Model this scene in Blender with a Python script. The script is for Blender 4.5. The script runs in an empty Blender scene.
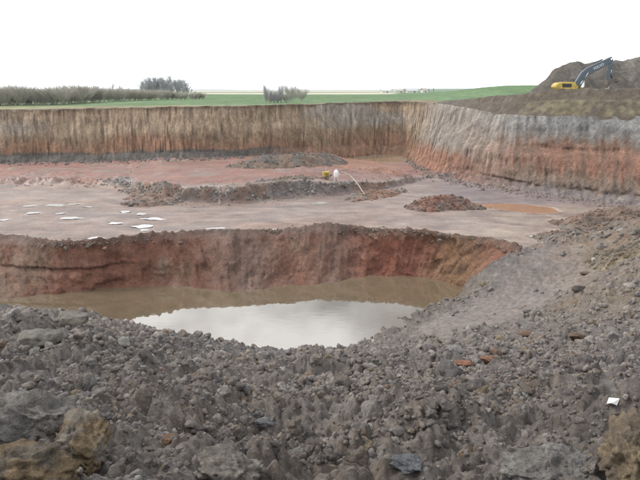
import bpy, bmesh, math, random
import numpy as np
from mathutils import Vector, Matrix

R = math.radians
SC = bpy.context.scene
COL = SC.collection
random.seed(7)
rng = np.random.default_rng(11)

# ------------------------------------------------------------------ camera, sky, sun, exposure
FPX, PITCH, EYE = 554.0, R(15.1), 15.0          # focal length in photo pixels, downward pitch, eye height over the pit floor
cam_d = bpy.data.cameras.new('camera'); cam = bpy.data.objects.new('camera', cam_d); COL.objects.link(cam)
cam_d.sensor_width = 36.0; cam_d.lens = 36.0 * FPX / 640.0
cam_d.clip_start = 0.1; cam_d.clip_end = 9000
cam.location = (0, 0, EYE); cam.rotation_euler = (R(90) - PITCH, 0, 0)
SC.camera = cam
SC.render.resolution_x, SC.render.resolution_y = 1024, 768

SUN_EL, SUN_AZ = R(40), R(-62)                  # azimuth measured from +Y (view direction), negative = left
sun_d = bpy.data.lights.new('sun', 'SUN'); sun = bpy.data.objects.new('sun', sun_d); COL.objects.link(sun)
sun_d.energy = 2.9; sun_d.angle = R(7); sun_d.color = (1.0, 0.95, 0.88)
sdir = Vector((math.sin(SUN_AZ) * math.cos(SUN_EL), math.cos(SUN_AZ) * math.cos(SUN_EL), math.sin(SUN_EL)))
sun.rotation_euler = sdir.to_track_quat('Z', 'Y').to_euler()

world = bpy.data.worlds.new('World'); SC.world = world; world.use_nodes = True
nt = world.node_tree; nt.nodes.clear()
def N(t, ty, **kw):
    n = t.nodes.new(ty)
    for k, v in kw.items(): setattr(n, k, v)
    return n
def math_node(t, op, a, b=None, clamp=False):
    n = N(t, 'ShaderNodeMath', operation=op, use_clamp=clamp)
    for i, v in enumerate((a, b)):
        if v is None: continue
        if isinstance(v, (int, float)): n.inputs[i].default_value = v
        else: t.links.new(v, n.inputs[i])
    return n.outputs[0]
sky = N(nt, 'ShaderNodeTexSky', sky_type='NISHITA'); sky.sun_disc = False
sky.sun_elevation = SUN_EL; sky.sun_rotation = SUN_AZ; sky.air_density = 1.2; sky.dust_density = 2.0
tc = N(nt, 'ShaderNodeTexCoord'); sx = N(nt, 'ShaderNodeSeparateXYZ'); nt.links.new(tc.outputs['Generated'], sx.inputs[0])
zz = math_node(nt, 'ADD', math_node(nt, 'MAXIMUM', sx.outputs[2], 0.0), 0.16)
cx = N(nt, 'ShaderNodeCombineXYZ')
nt.links.new(math_node(nt, 'DIVIDE', sx.outputs[0], zz), cx.inputs[0]); nt.links.new(math_node(nt, 'DIVIDE', sx.outputs[1], zz), cx.inputs[1])
cl = N(nt, 'ShaderNodeTexNoise'); cl.inputs['Scale'].default_value = 1.15; cl.inputs['Detail'].default_value = 7; cl.inputs['Roughness'].default_value = 0.55
mp = N(nt, 'ShaderNodeMapping'); mp.inputs['Location'].default_value = (7.7, 1.9, 0); nt.links.new(cx.outputs[0], mp.inputs[0]); nt.links.new(mp.outputs[0], cl.inputs['Vector'])
cr = N(nt, 'ShaderNodeValToRGB'); cr.color_ramp.elements[0].position = 0.43; cr.color_ramp.elements[1].position = 0.58; cr.color_ramp.elements[0].color = (0.16, 0.16, 0.16, 1)
nt.links.new(cl.outputs['Fac'], cr.inputs[0])
mixc = N(nt, 'ShaderNodeMix', data_type='RGBA')
nt.links.new(cr.outputs[0], mixc.inputs['Factor']); nt.links.new(sky.outputs[0], mixc.inputs[6])
mixc.inputs[7].default_value = (31.0, 31.8, 32.6, 1)                  # white cloud, in the sky texture's own units
# thin bright veil of cloud towards the horizon all the way round
veil = math_node(nt, 'POWER', math_node(nt, 'SUBTRACT', 1.0, math_node(nt, 'MAXIMUM', sx.outputs[2], 0.0), True), 7.0)
mixv = N(nt, 'ShaderNodeMix', data_type='RGBA')
nt.links.new(veil, mixv.inputs['Factor']); nt.links.new(mixc.outputs[2], mixv.inputs[6]); mixv.inputs[7].default_value = (31.6, 32.0, 32.4, 1)
bg = N(nt, 'ShaderNodeBackground'); bg.inputs['Strength'].default_value = 0.075
wo = N(nt, 'ShaderNodeOutputWorld'); nt.links.new(mixv.outputs[2], bg.inputs[0]); nt.links.new(bg.outputs[0], wo.inputs[0])

SC.view_settings.view_transform = 'Standard'; SC.view_settings.look = 'None'
SC.view_settings.gamma = 1.0; SC.view_settings.use_curve_mapping = False
SC.view_settings.exposure = -0.2

# ------------------------------------------------------------------ helpers
SP, CP = math.sin(PITCH), math.cos(PITCH)
def P(u, v, z=0.0, d=None):
    """photo pixel -> point: on the level z, or at the forward distance d"""
    a, t = (u - 320) / FPX, -(v - 240) / FPX
    D = np.array([a, CP + t * SP, -SP + t * CP])
    k = (d / D[1]) if d is not None else (z - EYE) / D[2]
    return np.array([0, 0, EYE]) + D * k

def _hash(ix, iy, iz, seed):
    h = (ix.astype(np.int64) * 374761393 + iy.astype(np.int64) * 668265263 + iz.astype(np.int64) * 2147483647 + seed * 1274126177) & 0xFFFFFFFF
    h = ((h ^ (h >> 13)) * 1274126177) & 0xFFFFFFFF
    h = ((h ^ (h >> 16)) * 2246822519) & 0xFFFFFFFF
    return ((h ^ (h >> 15)) & 0xFFFFFF) / float(0x7FFFFF) - 1.0
def vnoise(x, y, z=0.0, seed=0):
    x, y, z = np.broadcast_arrays(np.asarray(x, float), np.asarray(y, float), np.asarray(z, float))
    fx, fy, fz = np.floor(x), np.floor(y), np.floor(z)
    a, b, c = x - fx, y - fy, z - fz
    a, b, c = [q * q * q * (q * (q * 6 - 15) + 10) for q in (a, b, c)]
    o = 0.0
    for i in (0, 1):
        for j in (0, 1):
            for k in (0, 1):
                w = (a if i else 1 - a) * (b if j else 1 - b) * (c if k else 1 - c)
                o = o + w * _hash(fx + i, fy + j, fz + k, seed)
    return o
def fbm(x, y, z=0.0, octv=4, seed=0, gain=0.5):
    o, a, f, s = 0.0, 1.0, 1.0, 0.0
    for k in range(octv):
        o = o + a * vnoise(np.asarray(x) * f + 17.3 * k, np.asarray(y) * f - 9.1 * k, np.asarray(z) * f + 4.7 * k, seed + k)
        s += a; a *= gain; f *= 2.03
    return o / s
def sstep(a, b, x):
    t = np.clip((np.asarray(x, float) - a) / (b - a), 0, 1)
    return t * t * (3 - 2 * t)
def lerp(a, b, t): return a + (b - a) * t
def mixcol(a, b, t):
    a, b = np.asarray(a, float), np.asarray(b, float); t = np.asarray(t)[..., None]
    return a * (1 - t) + b * t

def mesh_np(name, verts, faces, cols=None, smooth=True):
    verts = np.ascontiguousarray(verts, dtype=np.float32).reshape(-1, 3); faces = np.ascontiguousarray(faces, dtype=np.int32)
    n, k = faces.shape
    me = bpy.data.meshes.new(name)
    me.vertices.add(len(verts)); me.vertices.foreach_set('co', verts.ravel())
    me.loops.add(n * k); me.loops.foreach_set('vertex_index', faces.ravel())
    me.polygons.add(n); me.polygons.foreach_set('loop_start', np.arange(0, n * k, k, dtype=np.int32))
    me.polygons.foreach_set('loop_total', np.full(n, k, dtype=np.int32))
    me.polygons.foreach_set('use_smooth', np.full(n, smooth, dtype=bool))
    me.update(calc_edges=True)
    if cols is not None:
        at = me.color_attributes.new('Col', 'FLOAT_COLOR', 'POINT')
        c = np.ones((len(verts), 4), dtype=np.float32); c[:, :3] = np.clip(np.asarray(cols).reshape(-1, 3), 0.004, 0.9)
        at.data.foreach_set('color', c.ravel())
    return me
def grid_faces(nr, nc):
    i = np.arange(nr * nc).reshape(nr, nc)
    return np.stack([i[:-1, :-1], i[:-1, 1:], i[1:, 1:], i[1:, :-1]], -1).reshape(-1, 4)
def link(name, me, mat=None, parent=None):
    o = bpy.data.objects.new(name, me); COL.objects.link(o)
    if mat is not None and me is not None and len(me.materials) == 0: me.materials.append(mat)
    if parent is not None: o.parent = parent
    return o
def tag(o, label=None, cat=None, group=None, kind=None):
    if label: o['label'] = label
    if cat: o['category'] = cat
    if group: o['group'] = group
    if kind: o['kind'] = kind
    return o
def empty(name, loc, rz=0.0):
    o = bpy.data.objects.new(name, None); COL.objects.link(o); o.empty_display_size = 0.2
    o.location = [float(q) for q in loc]; o.rotation_euler = (0, 0, rz); return o

# ------------------------------------------------------------------ materials
def new_mat(name):
    m = bpy.data.materials.new(name); m.use_nodes = True
    return m, m.node_tree, m.node_tree.nodes['Principled BSDF']
def noise_tex(t, scale, detail=5, rough=0.6, stretch=None, vec=None):
    n = N(t, 'ShaderNodeTexNoise'); n.inputs['Scale'].default_value = scale; n.inputs['Detail'].default_value = detail; n.inputs['Roughness'].default_value = rough
    if vec is None: vec = N(t, 'ShaderNodeTexCoord').outputs['Object']
    if stretch is not None:
        m = N(t, 'ShaderNodeMapping'); m.inputs['Scale'].default_value = stretch; t.links.new(vec, m.inputs[0]); vec = m.outputs[0]
    t.links.new(vec, n.inputs['Vector']); return n.outputs['Fac']
def ramp(t, fac, stops):
    r = N(t, 'ShaderNodeValToRGB'); e = r.color_ramp.elements
    while len(e) < len(stops): e.new(0.5)
    for q, (p, c) in zip(e, stops):
        q.position = p; q.color = (c, c, c, 1) if isinstance(c, (int, float)) else (*c, 1)
    t.links.new(fac, r.inputs[0]); return r.outputs[0]
def mul_col(t, a, b):
    m = N(t, 'ShaderNodeMix', data_type='RGBA', blend_type='MULTIPLY'); m.inputs['Factor'].default_value = 1
    t.links.new(a, m.inputs[6]); t.links.new(b, m.inputs[7]); return m.outputs[2]
def earth_mat(name, scales=(3, 14), var=(0.62, 1.35), bump=((4, 0.06), (22, 0.02)), rough=(0.75, 0.95), stretch=None, spec=0.35, wet_scale=0.3):
    """colour from the mesh's own strata attribute, broken up by grain at two scales; grain also as relief"""
    m, t, b = new_mat(name)
    att = N(t, 'ShaderNodeAttribute', attribute_name='Col').outputs['Color']
    c = att
    for i, s in enumerate(scales):
        f = noise_tex(t, s, 6, 0.65, stretch)
        c = mul_col(t, c, ramp(t, f, [(0.30, var[0]), (0.70, var[1])]))
    t.links.new(c, b.inputs['Base Color'])
    w = noise_tex(t, wet_scale, 4, 0.6, stretch)
    mr = N(t, 'ShaderNodeMapRange'); mr.inputs['From Min'].default_value = 0.35; mr.inputs['From Max'].default_value = 0.65
    mr.inputs['To Min'].default_value, mr.inputs['To Max'].default_value = rough
    t.links.new(w, mr.inputs[0]); t.links.new(mr.outputs[0], b.inputs['Roughness'])
    b.inputs['Specular IOR Level'].default_value = spec
    prev = None
    for s, d in bump:
        bn = N(t, 'ShaderNodeBump'); bn.inputs['Distance'].default_value = d; bn.inputs['Strength'].default_value = 1.0
        t.links.new(noise_tex(t, s, 6, 0.65, stretch), bn.inputs['Height'])
        if prev is not None: t.links.new(prev, bn.inputs['Normal'])
        prev = bn.outputs[0]
    if prev is not None: t.links.new(prev, b.inputs['Normal'])
    return m
def plain_mat(name, col, rough=0.6, metal=0.0, var=0.12, scale=6.0, spec=0.5):
    m, t, b = new_mat(name)
    f = noise_tex(t, scale, 4, 0.6)
    lo = tuple(q * (1 - var) for q in col); hi = tuple(min(1, q * (1 + var)) for q in col)
    t.links.new(ramp(t, f, [(0.3, lo), (0.7, hi)]), b.inputs['Base Color'])
    b.inputs['Roughness'].default_value = rough; b.inputs['Metallic'].default_value = metal; b.inputs['Specular IOR Level'].default_value = spec
    return m
def water_mat(name, col, ior=1.5, rough=0.02, wave=0.004, wscale=1.3):
    m, t, b = new_mat(name)
    f = noise_tex(t, 0.12, 4, 0.6)
    t.links.new(ramp(t, f, [(0.3, tuple(q * 0.88 for q in col)), (0.7, tuple(q * 1.1 for q in col))]), b.inputs['Base Color'])
    b.inputs['Roughness'].default_value = rough; b.inputs['IOR'].default_value = ior; b.inputs['Specular IOR Level'].default_value = 0.5
    bn = N(t, 'ShaderNodeBump'); bn.inputs['Distance'].default_value = wave; bn.inputs['Strength'].default_value = 0.6
    t.links.new(noise_tex(t, wscale, 3, 0.5, (0.6, 1.6, 1)), bn.inputs['Height']); t.links.new(bn.outputs[0], b.inputs['Normal'])
    return m

M_wall = earth_mat('cut_clay_face', scales=(0.7, 3.0), var=(0.60, 1.38), bump=((1.3, 0.35), (4.5, 0.25), (10, 0.10)), stretch=(1, 1, 0.33))
M_hole = earth_mat('red_clay_face', scales=(1.2, 5), var=(0.66, 1.32), bump=((2.5, 0.25), (9, 0.10)), stretch=(1, 1, 0.75), rough=(0.55, 0.9))
M_floor = earth_mat('pit_floor_clay', scales=(0.5, 3.5), var=(0.74, 1.24), bump=((0.8, 0.10), (4, 0.08)), stretch=(0.8, 1, 1), rough=(0.38, 0.75), spec=0.5, wet_scale=0.12)
M_slope = earth_mat('grey_rubble_clay', scales=(2.6, 15), var=(0.62, 1.36), bump=((6, 0.10), (25, 0.04), (80, 0.014)), rough=(0.7, 0.95))
M_clod = earth_mat('grey_clay_clod', scales=(6, 38), var=(0.62, 1.38), bump=((16, 0.05), (60, 0.02)), rough=(0.7, 0.95))
M_mound = earth_mat('loose_clay', scales=(0.9, 4.5), var=(0.62, 1.36), bump=((1.6, 0.12), (7, 0.05)))
M_field = earth_mat('field_crop', scales=(0.09, 0.7), var=(0.74, 1.22), bump=((0.7, 0.10),), stretch=(1, 0.22, 1), rough=(0.9, 0.98), spec=0.1)
M_pond = water_mat('muddy_water', (0.150, 0.116, 0.074), ior=2.9)
M_puddle = water_mat('puddle_water', (0.48, 0.46, 0.44), ior=2.6, rough=0.12, wave=0.0005)
M_orange = water_mat('orange_water', (0.33, 0.19, 0.12), ior=1.4, rough=0.12, wave=0.002)

# ------------------------------------------------------------------ terrain functions
WATER_Z = -4.0
def tps(pts):
    pts = np.asarray(pts, float); X, Z = pts[:, :2] / 30.0, pts[:, 2]; n = len(X)
    def U(r2): return np.where(r2 > 1e-12, r2 * np.log(np.maximum(r2, 1e-12)) * 0.5, 0)
    K = U(((X[:, None] - X[None]) ** 2).sum(-1)) + np.eye(n) * 2e-4
    Q = np.c_[np.ones(n), X]; A = np.zeros((n + 3, n + 3)); A[:n, :n] = K; A[:n, n:] = Q; A[n:, :n] = Q.T
    w = np.linalg.solve(A, np.r_[Z, 0, 0, 0])
    def f(x, y):
        x, y = np.asarray(x, float) / 30.0, np.asarray(y, float) / 30.0
        o = w[n] + w[n + 1] * x + w[n + 2] * y
        for i in range(n): o = o + w[i] * U((x - X[i, 0]) ** 2 + (y - X[i, 1]) ** 2)
        return o
    return f
ctrl = [P(320, 480, d=4.7), P(0, 480, d=4.2), P(640, 480, d=4.5), P(160, 480, d=4.6), P(480, 480, d=4.6),
        P(320, 430, d=7.4), P(100, 430, d=6.8), P(560, 430, d=7.0), P(260, 425, d=8.4), P(420, 400, d=11.5), P(200, 400, d=11), P(60, 390, d=10), P(640, 400, d=10.5), P(0, 400, d=9),
        P(320, 375, d=17.5), P(200, 365, d=20), P(100, 345, d=19), P(0, 340, d=15.5), P(420, 360, d=23), P(520, 370, d=18), P(600, 340, d=23), P(640, 350, d=19.5),
        P(0, 317, d=24), P(-60, 316, d=24), P(60, 319, d=27), P(105, 325, d=31), P(150, 338, d=37),
        P(180, 346, z=WATER_Z), P(230, 353, z=WATER_Z), P(290, 355, z=WATER_Z), P(345, 349, z=WATER_Z), P(382, 335, z=WATER_Z), P(418, 319, z=WATER_Z), P(442, 305, z=WATER_Z), P(461, 291, z=WATER_Z),
        P(500, 340, d=31), P(500, 300, d=45), P(540, 280, d=46), P(600, 300, d=35), P(640, 300, d=31), P(640, 262, d=39), P(600, 264, d=45), P(555, 262, z=0.25), P(520, 262, z=-0.15), P(530, 252, z=0.15),
        P(640, 226, z=3.0), P(620, 219, z=1.6), P(590, 230, z=0.9), P(560, 234, z=0.35), P(640, 209, z=0.6),
        (0, 0, 13.3), (0, -12, 13.4), (30, -8, 13.2), (-30, -8, 13.2), (25, 8, 11.5), (-25, 8, 11), (-28, 22, 7), (-45, 20, 8), (-45, 42, 0), (-30, 38, 0),
        (0, 50, -8.5), (-20, 50, -8), (-45, 55, -7), (12, 56, -7), (26, 64, -1.0), (34, 70, -0.6), (45, 75, 0.0), (55, 60, 4), (50, 35, 8), (20, 62, -2.0), (70, 40, 12)]
S0 = tps(ctrl)
rA, rB = P(455, 318, z=-2.0)[:2], P(568, 262, z=0.4)[:2]
def ramp_mask(x, y):
    ab = rB - rA; t = np.clip(((x - rA[0]) * ab[0] + (y - rA[1]) * ab[1]) / (ab @ ab), 0, 1)
    d = np.hypot(x - rA[0] - t * ab[0], y - rA[1] - t * ab[1])
    return 1 - sstep(2.4, 4.8, d + 0.7 * fbm(x * 0.6, y * 0.6, 0, 3, 5))
def s0_px(u, v):
    a, t = (u - 320) / FPX, -(v - 240) / FPX; D = np.array([a, CP + t * SP, -SP + t * CP]); D /= D[1]
    ds = np.geomspace(2.0, 60, 600); i = np.nonzero(EYE + D[2] * ds < S0(D[0] * ds, D[1] * ds))[0][0]; return D[0] * ds[i], D[1] * ds[i]
BUMPS = [s0_px(u, v) + (am, rr) for u, v, am, rr in [(35, 405, 0.50, 1.0), (95, 372, 0.40, 1.6), (55, 345, 0.55, 2.6), (275, 425, -0.60, 1.5), (185, 432, -0.40, 0.9), (340, 398, -0.35, 2.2), (425, 442, 0.32, 1.0),
         (560, 425, 0.42, 1.3), (622, 450, 0.35, 0.7), (505, 385, 0.45, 2.6), (610, 375, 0.5, 2.8), (235, 468, 0.16, 0.4), (200, 385, 0.35, 2.0), (390, 372, 0.4, 2.6), (470, 460, -0.25, 0.8)]]
def S1(x, y, fine=True):
    h = S0(x, y)
    for bx_, by_, am, rr in BUMPS: h = h + am * np.exp(-((x - bx_) ** 2 + (y - by_) ** 2) / (rr * rr))
    m = 1 - 0.85 * ramp_mask(x, y)
    near = sstep(2.0, 7.0, np.hypot(x, y))
    h = h + m * (0.62 * near * fbm(x * 0.38, y * 0.38, 1, 3, 21) + 0.30 * fbm(x * 1.3, y * 1.3, 2, 3, 31))
    if fine:
        c = np.abs(vnoise(x * 3.1, y * 3.1, 0, 41)); c2 = np.abs(vnoise(x * 7.3 + 2, y * 7.3, 0, 42))
        h = h + m * (0.24 * c + 0.11 * c2 + 0.045 * vnoise(x * 17, y * 17, 0, 43))
    return h
def ground_px(u, v):
    """walk the pixel's ray until it meets the near slope"""
    a, t = (u - 320) / FPX, -(v - 240) / FPX
    D = np.array([a, CP + t * SP, -SP + t * CP]); D /= D[1]
    ds = np.geomspace(2.0, 75, 1500)
    x, y, z = D[0] * ds, D[1] * ds, EYE + D[2] * ds
    hit = np.nonzero(z < S1(x, y))[0]
    i = hit[0] if len(hit) else -1
    return np.array([x[i], y[i], z[i]])

# pit floor: lower grey floor, a higher red one beyond a cut bank
bank_px = [(-400, 200), (-100, 192), (60, 187), (130, 190), (165, 203), (200, 203.5), (240, 202.5), (268, 200), (300, 197), (340, 194.5), (380, 190), (412, 183), (430, 178), (460, 178), (600, 178), (900, 180)]
bank_w = [P(u, v)[:2] for u, v in bank_px]; bank_x = np.array([p[0] for p in bank_w]); bank_y = np.array([p[1] for p in bank_w])
bank_a = np.array([math.atan2(p[0], p[1]) for p in bank_w]); bank_r = np.array([np.hypot(*p) for p in bank_w])
bank_h = np.array([0.1, 0.1, 0.3, 1.0, 1.9, 2.0, 2.1, 2.2, 2.2, 1.6, 1.0, 0.5, 0.2, 0.0, 0.0, 0.0])
def bank_fac(x, y):
    a, r = np.arctan2(x, y), np.hypot(x, y)
    w = 1.2 * fbm(x * 0.25, y * 0.25, 3, 3, 51) + 0.5 * fbm(x * 0.9, y * 0.9, 3, 3, 52)
    e = r - np.interp(a, bank_a, bank_r) + w
    wid = np.interp(a, [-0.6, -0.33, -0.26, 0.2], [14, 8, 1.7, 1.9])
    return sstep(0, 1, e / wid), np.interp(a, bank_a, bank_h), e
puddles = [(139, 202.5, 31, 5.0), (125, 211, 11, 1.8), (141, 213.5, 9, 2.4), (153, 218.3, 25, 2.4), (117, 223, 16, 2.2), (142, 226.2, 19, 3.6), (146, 230, 9, 1.6), (97, 238, 17, 2.6), (146, 235.6, 22, 3.6), (121, 239, 13, 2.0),
           (31, 205, 15, 2.0), (56, 204.6, 18, 2.2), (75, 203.6, 11, 1.6), (33, 212.6, 12, 1.8), (72, 217.6, 21, 2.0), (3, 219.5, 8, 1.8), (255, 232.0, 16, 2.4), (301, 231.5, 12, 2.0), (320, 202.6, 13, 1.8), (326, 226.5, 12, 2.0), (533, 236, 11, 1.6), (170, 232.5, 15, 1.6), (276, 229.5, 10, 1.2),  (88, 206.5, 8, 1.2), (60, 213.0, 10, 1.2), (214, 228, 18, 1.4)]
pud_w = []
for (u, v, w, h) in puddles:
    c = P(u, v); n_, f_ = P(u, v + h / 2), P(u, v - h / 2)
    pud_w.append((c[0], c[1], w / 2 * c[1] / FPX, max(0.2, (f_[1] - n_[1]) / 2)))
def floor_h(x, y, fine=True):
    bf, bh, e = bank_fac(x, y)
    h = bf * bh + 0.16 * fbm(x * 0.07, y * 0.07, 0, 3, 61) * sstep(2, 8, np.abs(e))
    if fine:
        h = h + 0.05 * fbm(x * 0.35, y * 1.4, 0, 3, 62) + bf * (1 - bf) * 4 * (0.9 * fbm(x * 0.4, y * 0.4, 0, 3, 63) + 0.9 * np.abs(fbm(x * 1.3, y * 1.3, 0, 3, 69)))
        rough = sstep(0.0, 0.4, fbm(x * 0.06, y * 0.11, 4, 3, 64)) * sstep(0.5, 6, e)
        h = h + (0.5 * rough + 0.12 * sstep(0.5, 5, e)) * np.abs(fbm(x * 0.7, y * 0.9, 1, 4, 65))
    return h
pud_z = []
for (x, y, rx, ry) in pud_w: pud_z.append(float(floor_h(np.array([x]), np.array([y]), False)[0]) - 0.02)
POOLS = [([(320, 156.5), (345, 153), (372, 152), (405, 152), (414, 158), (404, 162.5), (380, 163.6), (352, 163.0), (332, 160)], 0.4),
         ([(470, 204.5), (500, 203.5), (530, 205), (552, 208), (562, 212.5), (546, 214.5), (520, 212.5), (495, 209.5), (476, 207.5)], -0.02)]
POOLS = [([P(u, v, z=z)[:2] for u, v in pts], z) for pts, z in POOLS]
def in_poly(x, y, poly):
    o = np.zeros(np.shape(x), bool); n = len(poly)
    for i in range(n):
        (x1, y1), (x2, y2) = poly[i], poly[(i + 1) % n]
        if y1 == y2: continue
        o ^= ((y1 > y) != (y2 > y)) & (x < (x2 - x1) * (y - y1) / (y2 - y1) + x1)
    return o
def floor_full(x, y):
    h = floor_h(x, y)
    for poly, z in POOLS:
        c = np.mean(poly, 0); k = np.zeros(np.shape(x))
        for sc in (0.94, 1.0, 1.06, 1.12, 1.18): k = k + in_poly(x, y, [c + (q - c) * sc for q in poly]) / 5.0
        h = h * (1 - k) + (z + 0.22 - 0.42 * sstep(0.5, 1.0, k) + 0.10 * fbm(x * 0.5, y * 0.5, 0, 2, 66)) * k
    for (px, py, rx, ry), pz in zip(pud_w, pud_z):
        q = np.sqrt(((x - px) / (rx * 1.25 + 0.3)) ** 2 + ((y - py) / (ry * 1.25 + 0.3)) ** 2)
        k = 1 - sstep(0.9, 2.2, q); h = h * (1 - k) + (pz + 0.12 * (h - pz)) * k - 0.12 * (1 - sstep(0.55, 1.0, q + 0.25 * fbm(x * 0.9, y * 1.6, 0, 2, 67)))
    return h

def catmull(pts, n):
    pts = np.asarray(pts, float); m = len(pts)
    t = np.linspace(0, m - 1 - 1e-6, n); i = np.floor(t).astype(int); f = (t - i)[:, None]
    g = lambda k: pts[np.clip(k, 0, m - 1)]
    p0, p1, p2, p3 = g(i - 1), g(i), g(i + 1), g(i + 2)
    return 0.5 * (2 * p1 + (p2 - p0) * f + (2 * p0 - 5 * p1 + 4 * p2 - p3) * f ** 2 + (3 * p1 - p0 - 3 * p2 + p3) * f ** 3)
def even(path2, n, *others):
    """resample ruled-surface paths so that columns are even along the first"""
    s = np.r_[0, np.cumsum(np.linalg.norm(np.diff(path2[:, :2], axis=0), axis=1))]
    q = np.linspace(0, s[-1], n)
    return [np.stack([np.interp(q, s, p[:, k]) for k in range(p.shape[1])], 1) for p in (path2,) + others] + [q]

# ---- the pit's outer wall: base line on the floor, rim line on top
WALL = [((-420, 172), (-440, 113), 8), ((-200, 165), (-210, 111), 8.5), ((0, 163.5), (0, 110), 9), ((100, 161.5), (100, 108.5), 9), ((180, 159), (180, 107), 9), ((240, 157), (245, 106), 9.5),
        ((330, 153.5), (335, 103.5), 11), ((380, 152), (390, 101.5), 15), ((400, 155), (408, 101.5), 20), ((412, 163), (430, 103), 20), ((428, 172), (460, 107), 15), ((458, 181), (490, 113), 12),
        ((520, 192), (530, 116), 11), ((580, 201), (590, 117), 11), ((640, 210), (655, 117), 11), ((740, 226), (760, 118), 11), ((900, 250), (940, 120), 10), ((1300, 300), (1400, 122), 10)]
wbp = []
for b, r_, off_ in WALL:
    zb_ = float(np.interp(math.atan((b[0] - 320) / FPX), bank_a, bank_h)) if b[0] < 440 else 0.0
    wbp.append(P(*b, z=zb_))
wb = catmull(wbp, 900); wr = catmull([P(*r_, d=p[1] + off_) for (b, r_, off_), p in zip(WALL, wbp)], 900)
mid_ = (wb + wr) / 2
_, wb, wr, ws = even(mid_, 1500, wb, wr)
rim_a = np.arctan2(wr[:, 0], wr[:, 1]); o_ = np.argsort(rim_a); rim_a = rim_a[o_]; rim_r = np.hypot(wr[:, 0], wr[:, 1])[o_]; rim_z = wr[o_, 2]
base_a = np.arctan2(wb[:, 0], wb[:, 1]); o_ = np.argsort(base_a); base_a = base_a[o_]; base_r = np.hypot(wb[:, 0], wb[:, 1])[o_]
def field_h(x, y):
    a, r = np.arctan2(x, y), np.hypot(x, y)
    rr, rz = np.interp(a, rim_a, rim_r), np.interp(a, rim_a, rim_z)
    k = np.exp(-np.maximum(r - rr, 0) / 70.0)
    z = rz * k + (11.6 + 0.5 * fbm(x * 0.004, y * 0.004, 0, 2, 71)) * (1 - k)
    hill = sstep(R(6), R(19), a) * sstep(130, 260, r) * (1 - 0.55 * sstep(320, 900, r))
    z = z + 5.6 * hill + 0.10 * fbm(x * 0.15, y * 0.15, 0, 3, 72) * sstep(0, 8, r - rr)
    far = sstep(900, 4500, r); z = z + far * (6 + 10 * fbm(x * 0.0009, y * 0.0009, 0, 3, 73) + 9 * sstep(R(5), R(9), a))
    return z
corner_s = ws[np.argmin(np.abs(wb[:, 0] - P(398, 154)[0]))]

def wall_colour(s, t, x):
    """clay strata: s along the wall, t height fraction"""
    tw = t + 0.05 * fbm(s * 0.06, t * 2, 0, 4, 81) + 0.03 * fbm(s * 0.6, t * 3, 0, 3, 82)
    streak = fbm(s * 1.3 + 2.2 * t, t * 1.1, 0, 4, 83); patch = fbm(s * 0.045, t * 1.6, 3, 3, 84)
    # back wall
    c = np.zeros(t.shape + (3,)); c[:] = (0.23, 0.17, 0.115)
    c = mixcol(c, (0.31, 0.245, 0.175), sstep(0.40, 0.62, tw) * (1 - sstep(0.85, 0.97, tw)))
    c = mixcol(c, (0.29, 0.27, 0.24), sstep(0.05, 0.5, patch) * sstep(0.45, 0.6, tw) * 0.9)
    c = mixcol(c, (0.26, 0.145, 0.092), (1 - sstep(0.26, 0.50, tw + 0.3 * patch + 0.1 * streak)) * 0.75)
    c = mixcol(c, (0.125, 0.09, 0.06), sstep(0.93, 0.99, tw))
    dark_foot = (1 - sstep(0.20, 0.25, tw)) * (1 - sstep(corner_s - 60, corner_s - 40, s))
    c = mixcol(c, (0.105, 0.098, 0.09), dark_foot)
    # right-hand wall
    q = sstep(corner_s + 2, corner_s + 22, s)
    d = np.zeros_like(c); d[:] = (0.195, 0.155, 0.125)
    d = mixcol(d, (0.245, 0.140, 0.102), sstep(0.26, 0.42, tw + 0.1 * streak) * (1 - sstep(0.52, 0.72, tw + 0.35 * patch + 0.15 * streak)) * (0.8 + 0.5 * streak))
    d = mixcol(d, (0.195, 0.19, 0.185), sstep(0.58, 0.74, tw + 0.35 * patch + 0.12 * streak) * 0.9)
    d = mixcol(d, (0.215, 0.225, 0.23), sstep(0.72, 0.86, tw + 0.2 * patch + 0.12 * streak))
    d = mixcol(d, (0.215, 0.195, 0.195), 1 - sstep(0.12, 0.24, tw + 0.1 * streak))
    e = mixcol((0.27, 0.25, 0.225) * np.ones_like(c), (0.30, 0.15, 0.10), (1 - sstep(0.26, 0.44, tw + 0.15 * streak)) * 0.85)   # grey-buff corner
    c = mixcol(c, e, sstep(corner_s - 10, corner_s + 6, s)); c = mixcol(c, d, sstep(corner_s + 14, corner_s + 42, s))
    fine_ = vnoise(s * 2.4 + 3.0 * t, t * 5.0, 0, 86) * np.abs(vnoise(s * 0.35, t * 3, 0, 87)) * 1.2
    return c * np.array((1.02, 0.95, 0.90)) * (1 + 0.34 * streak[..., None] + 0.5 * fine_[..., None])

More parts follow.
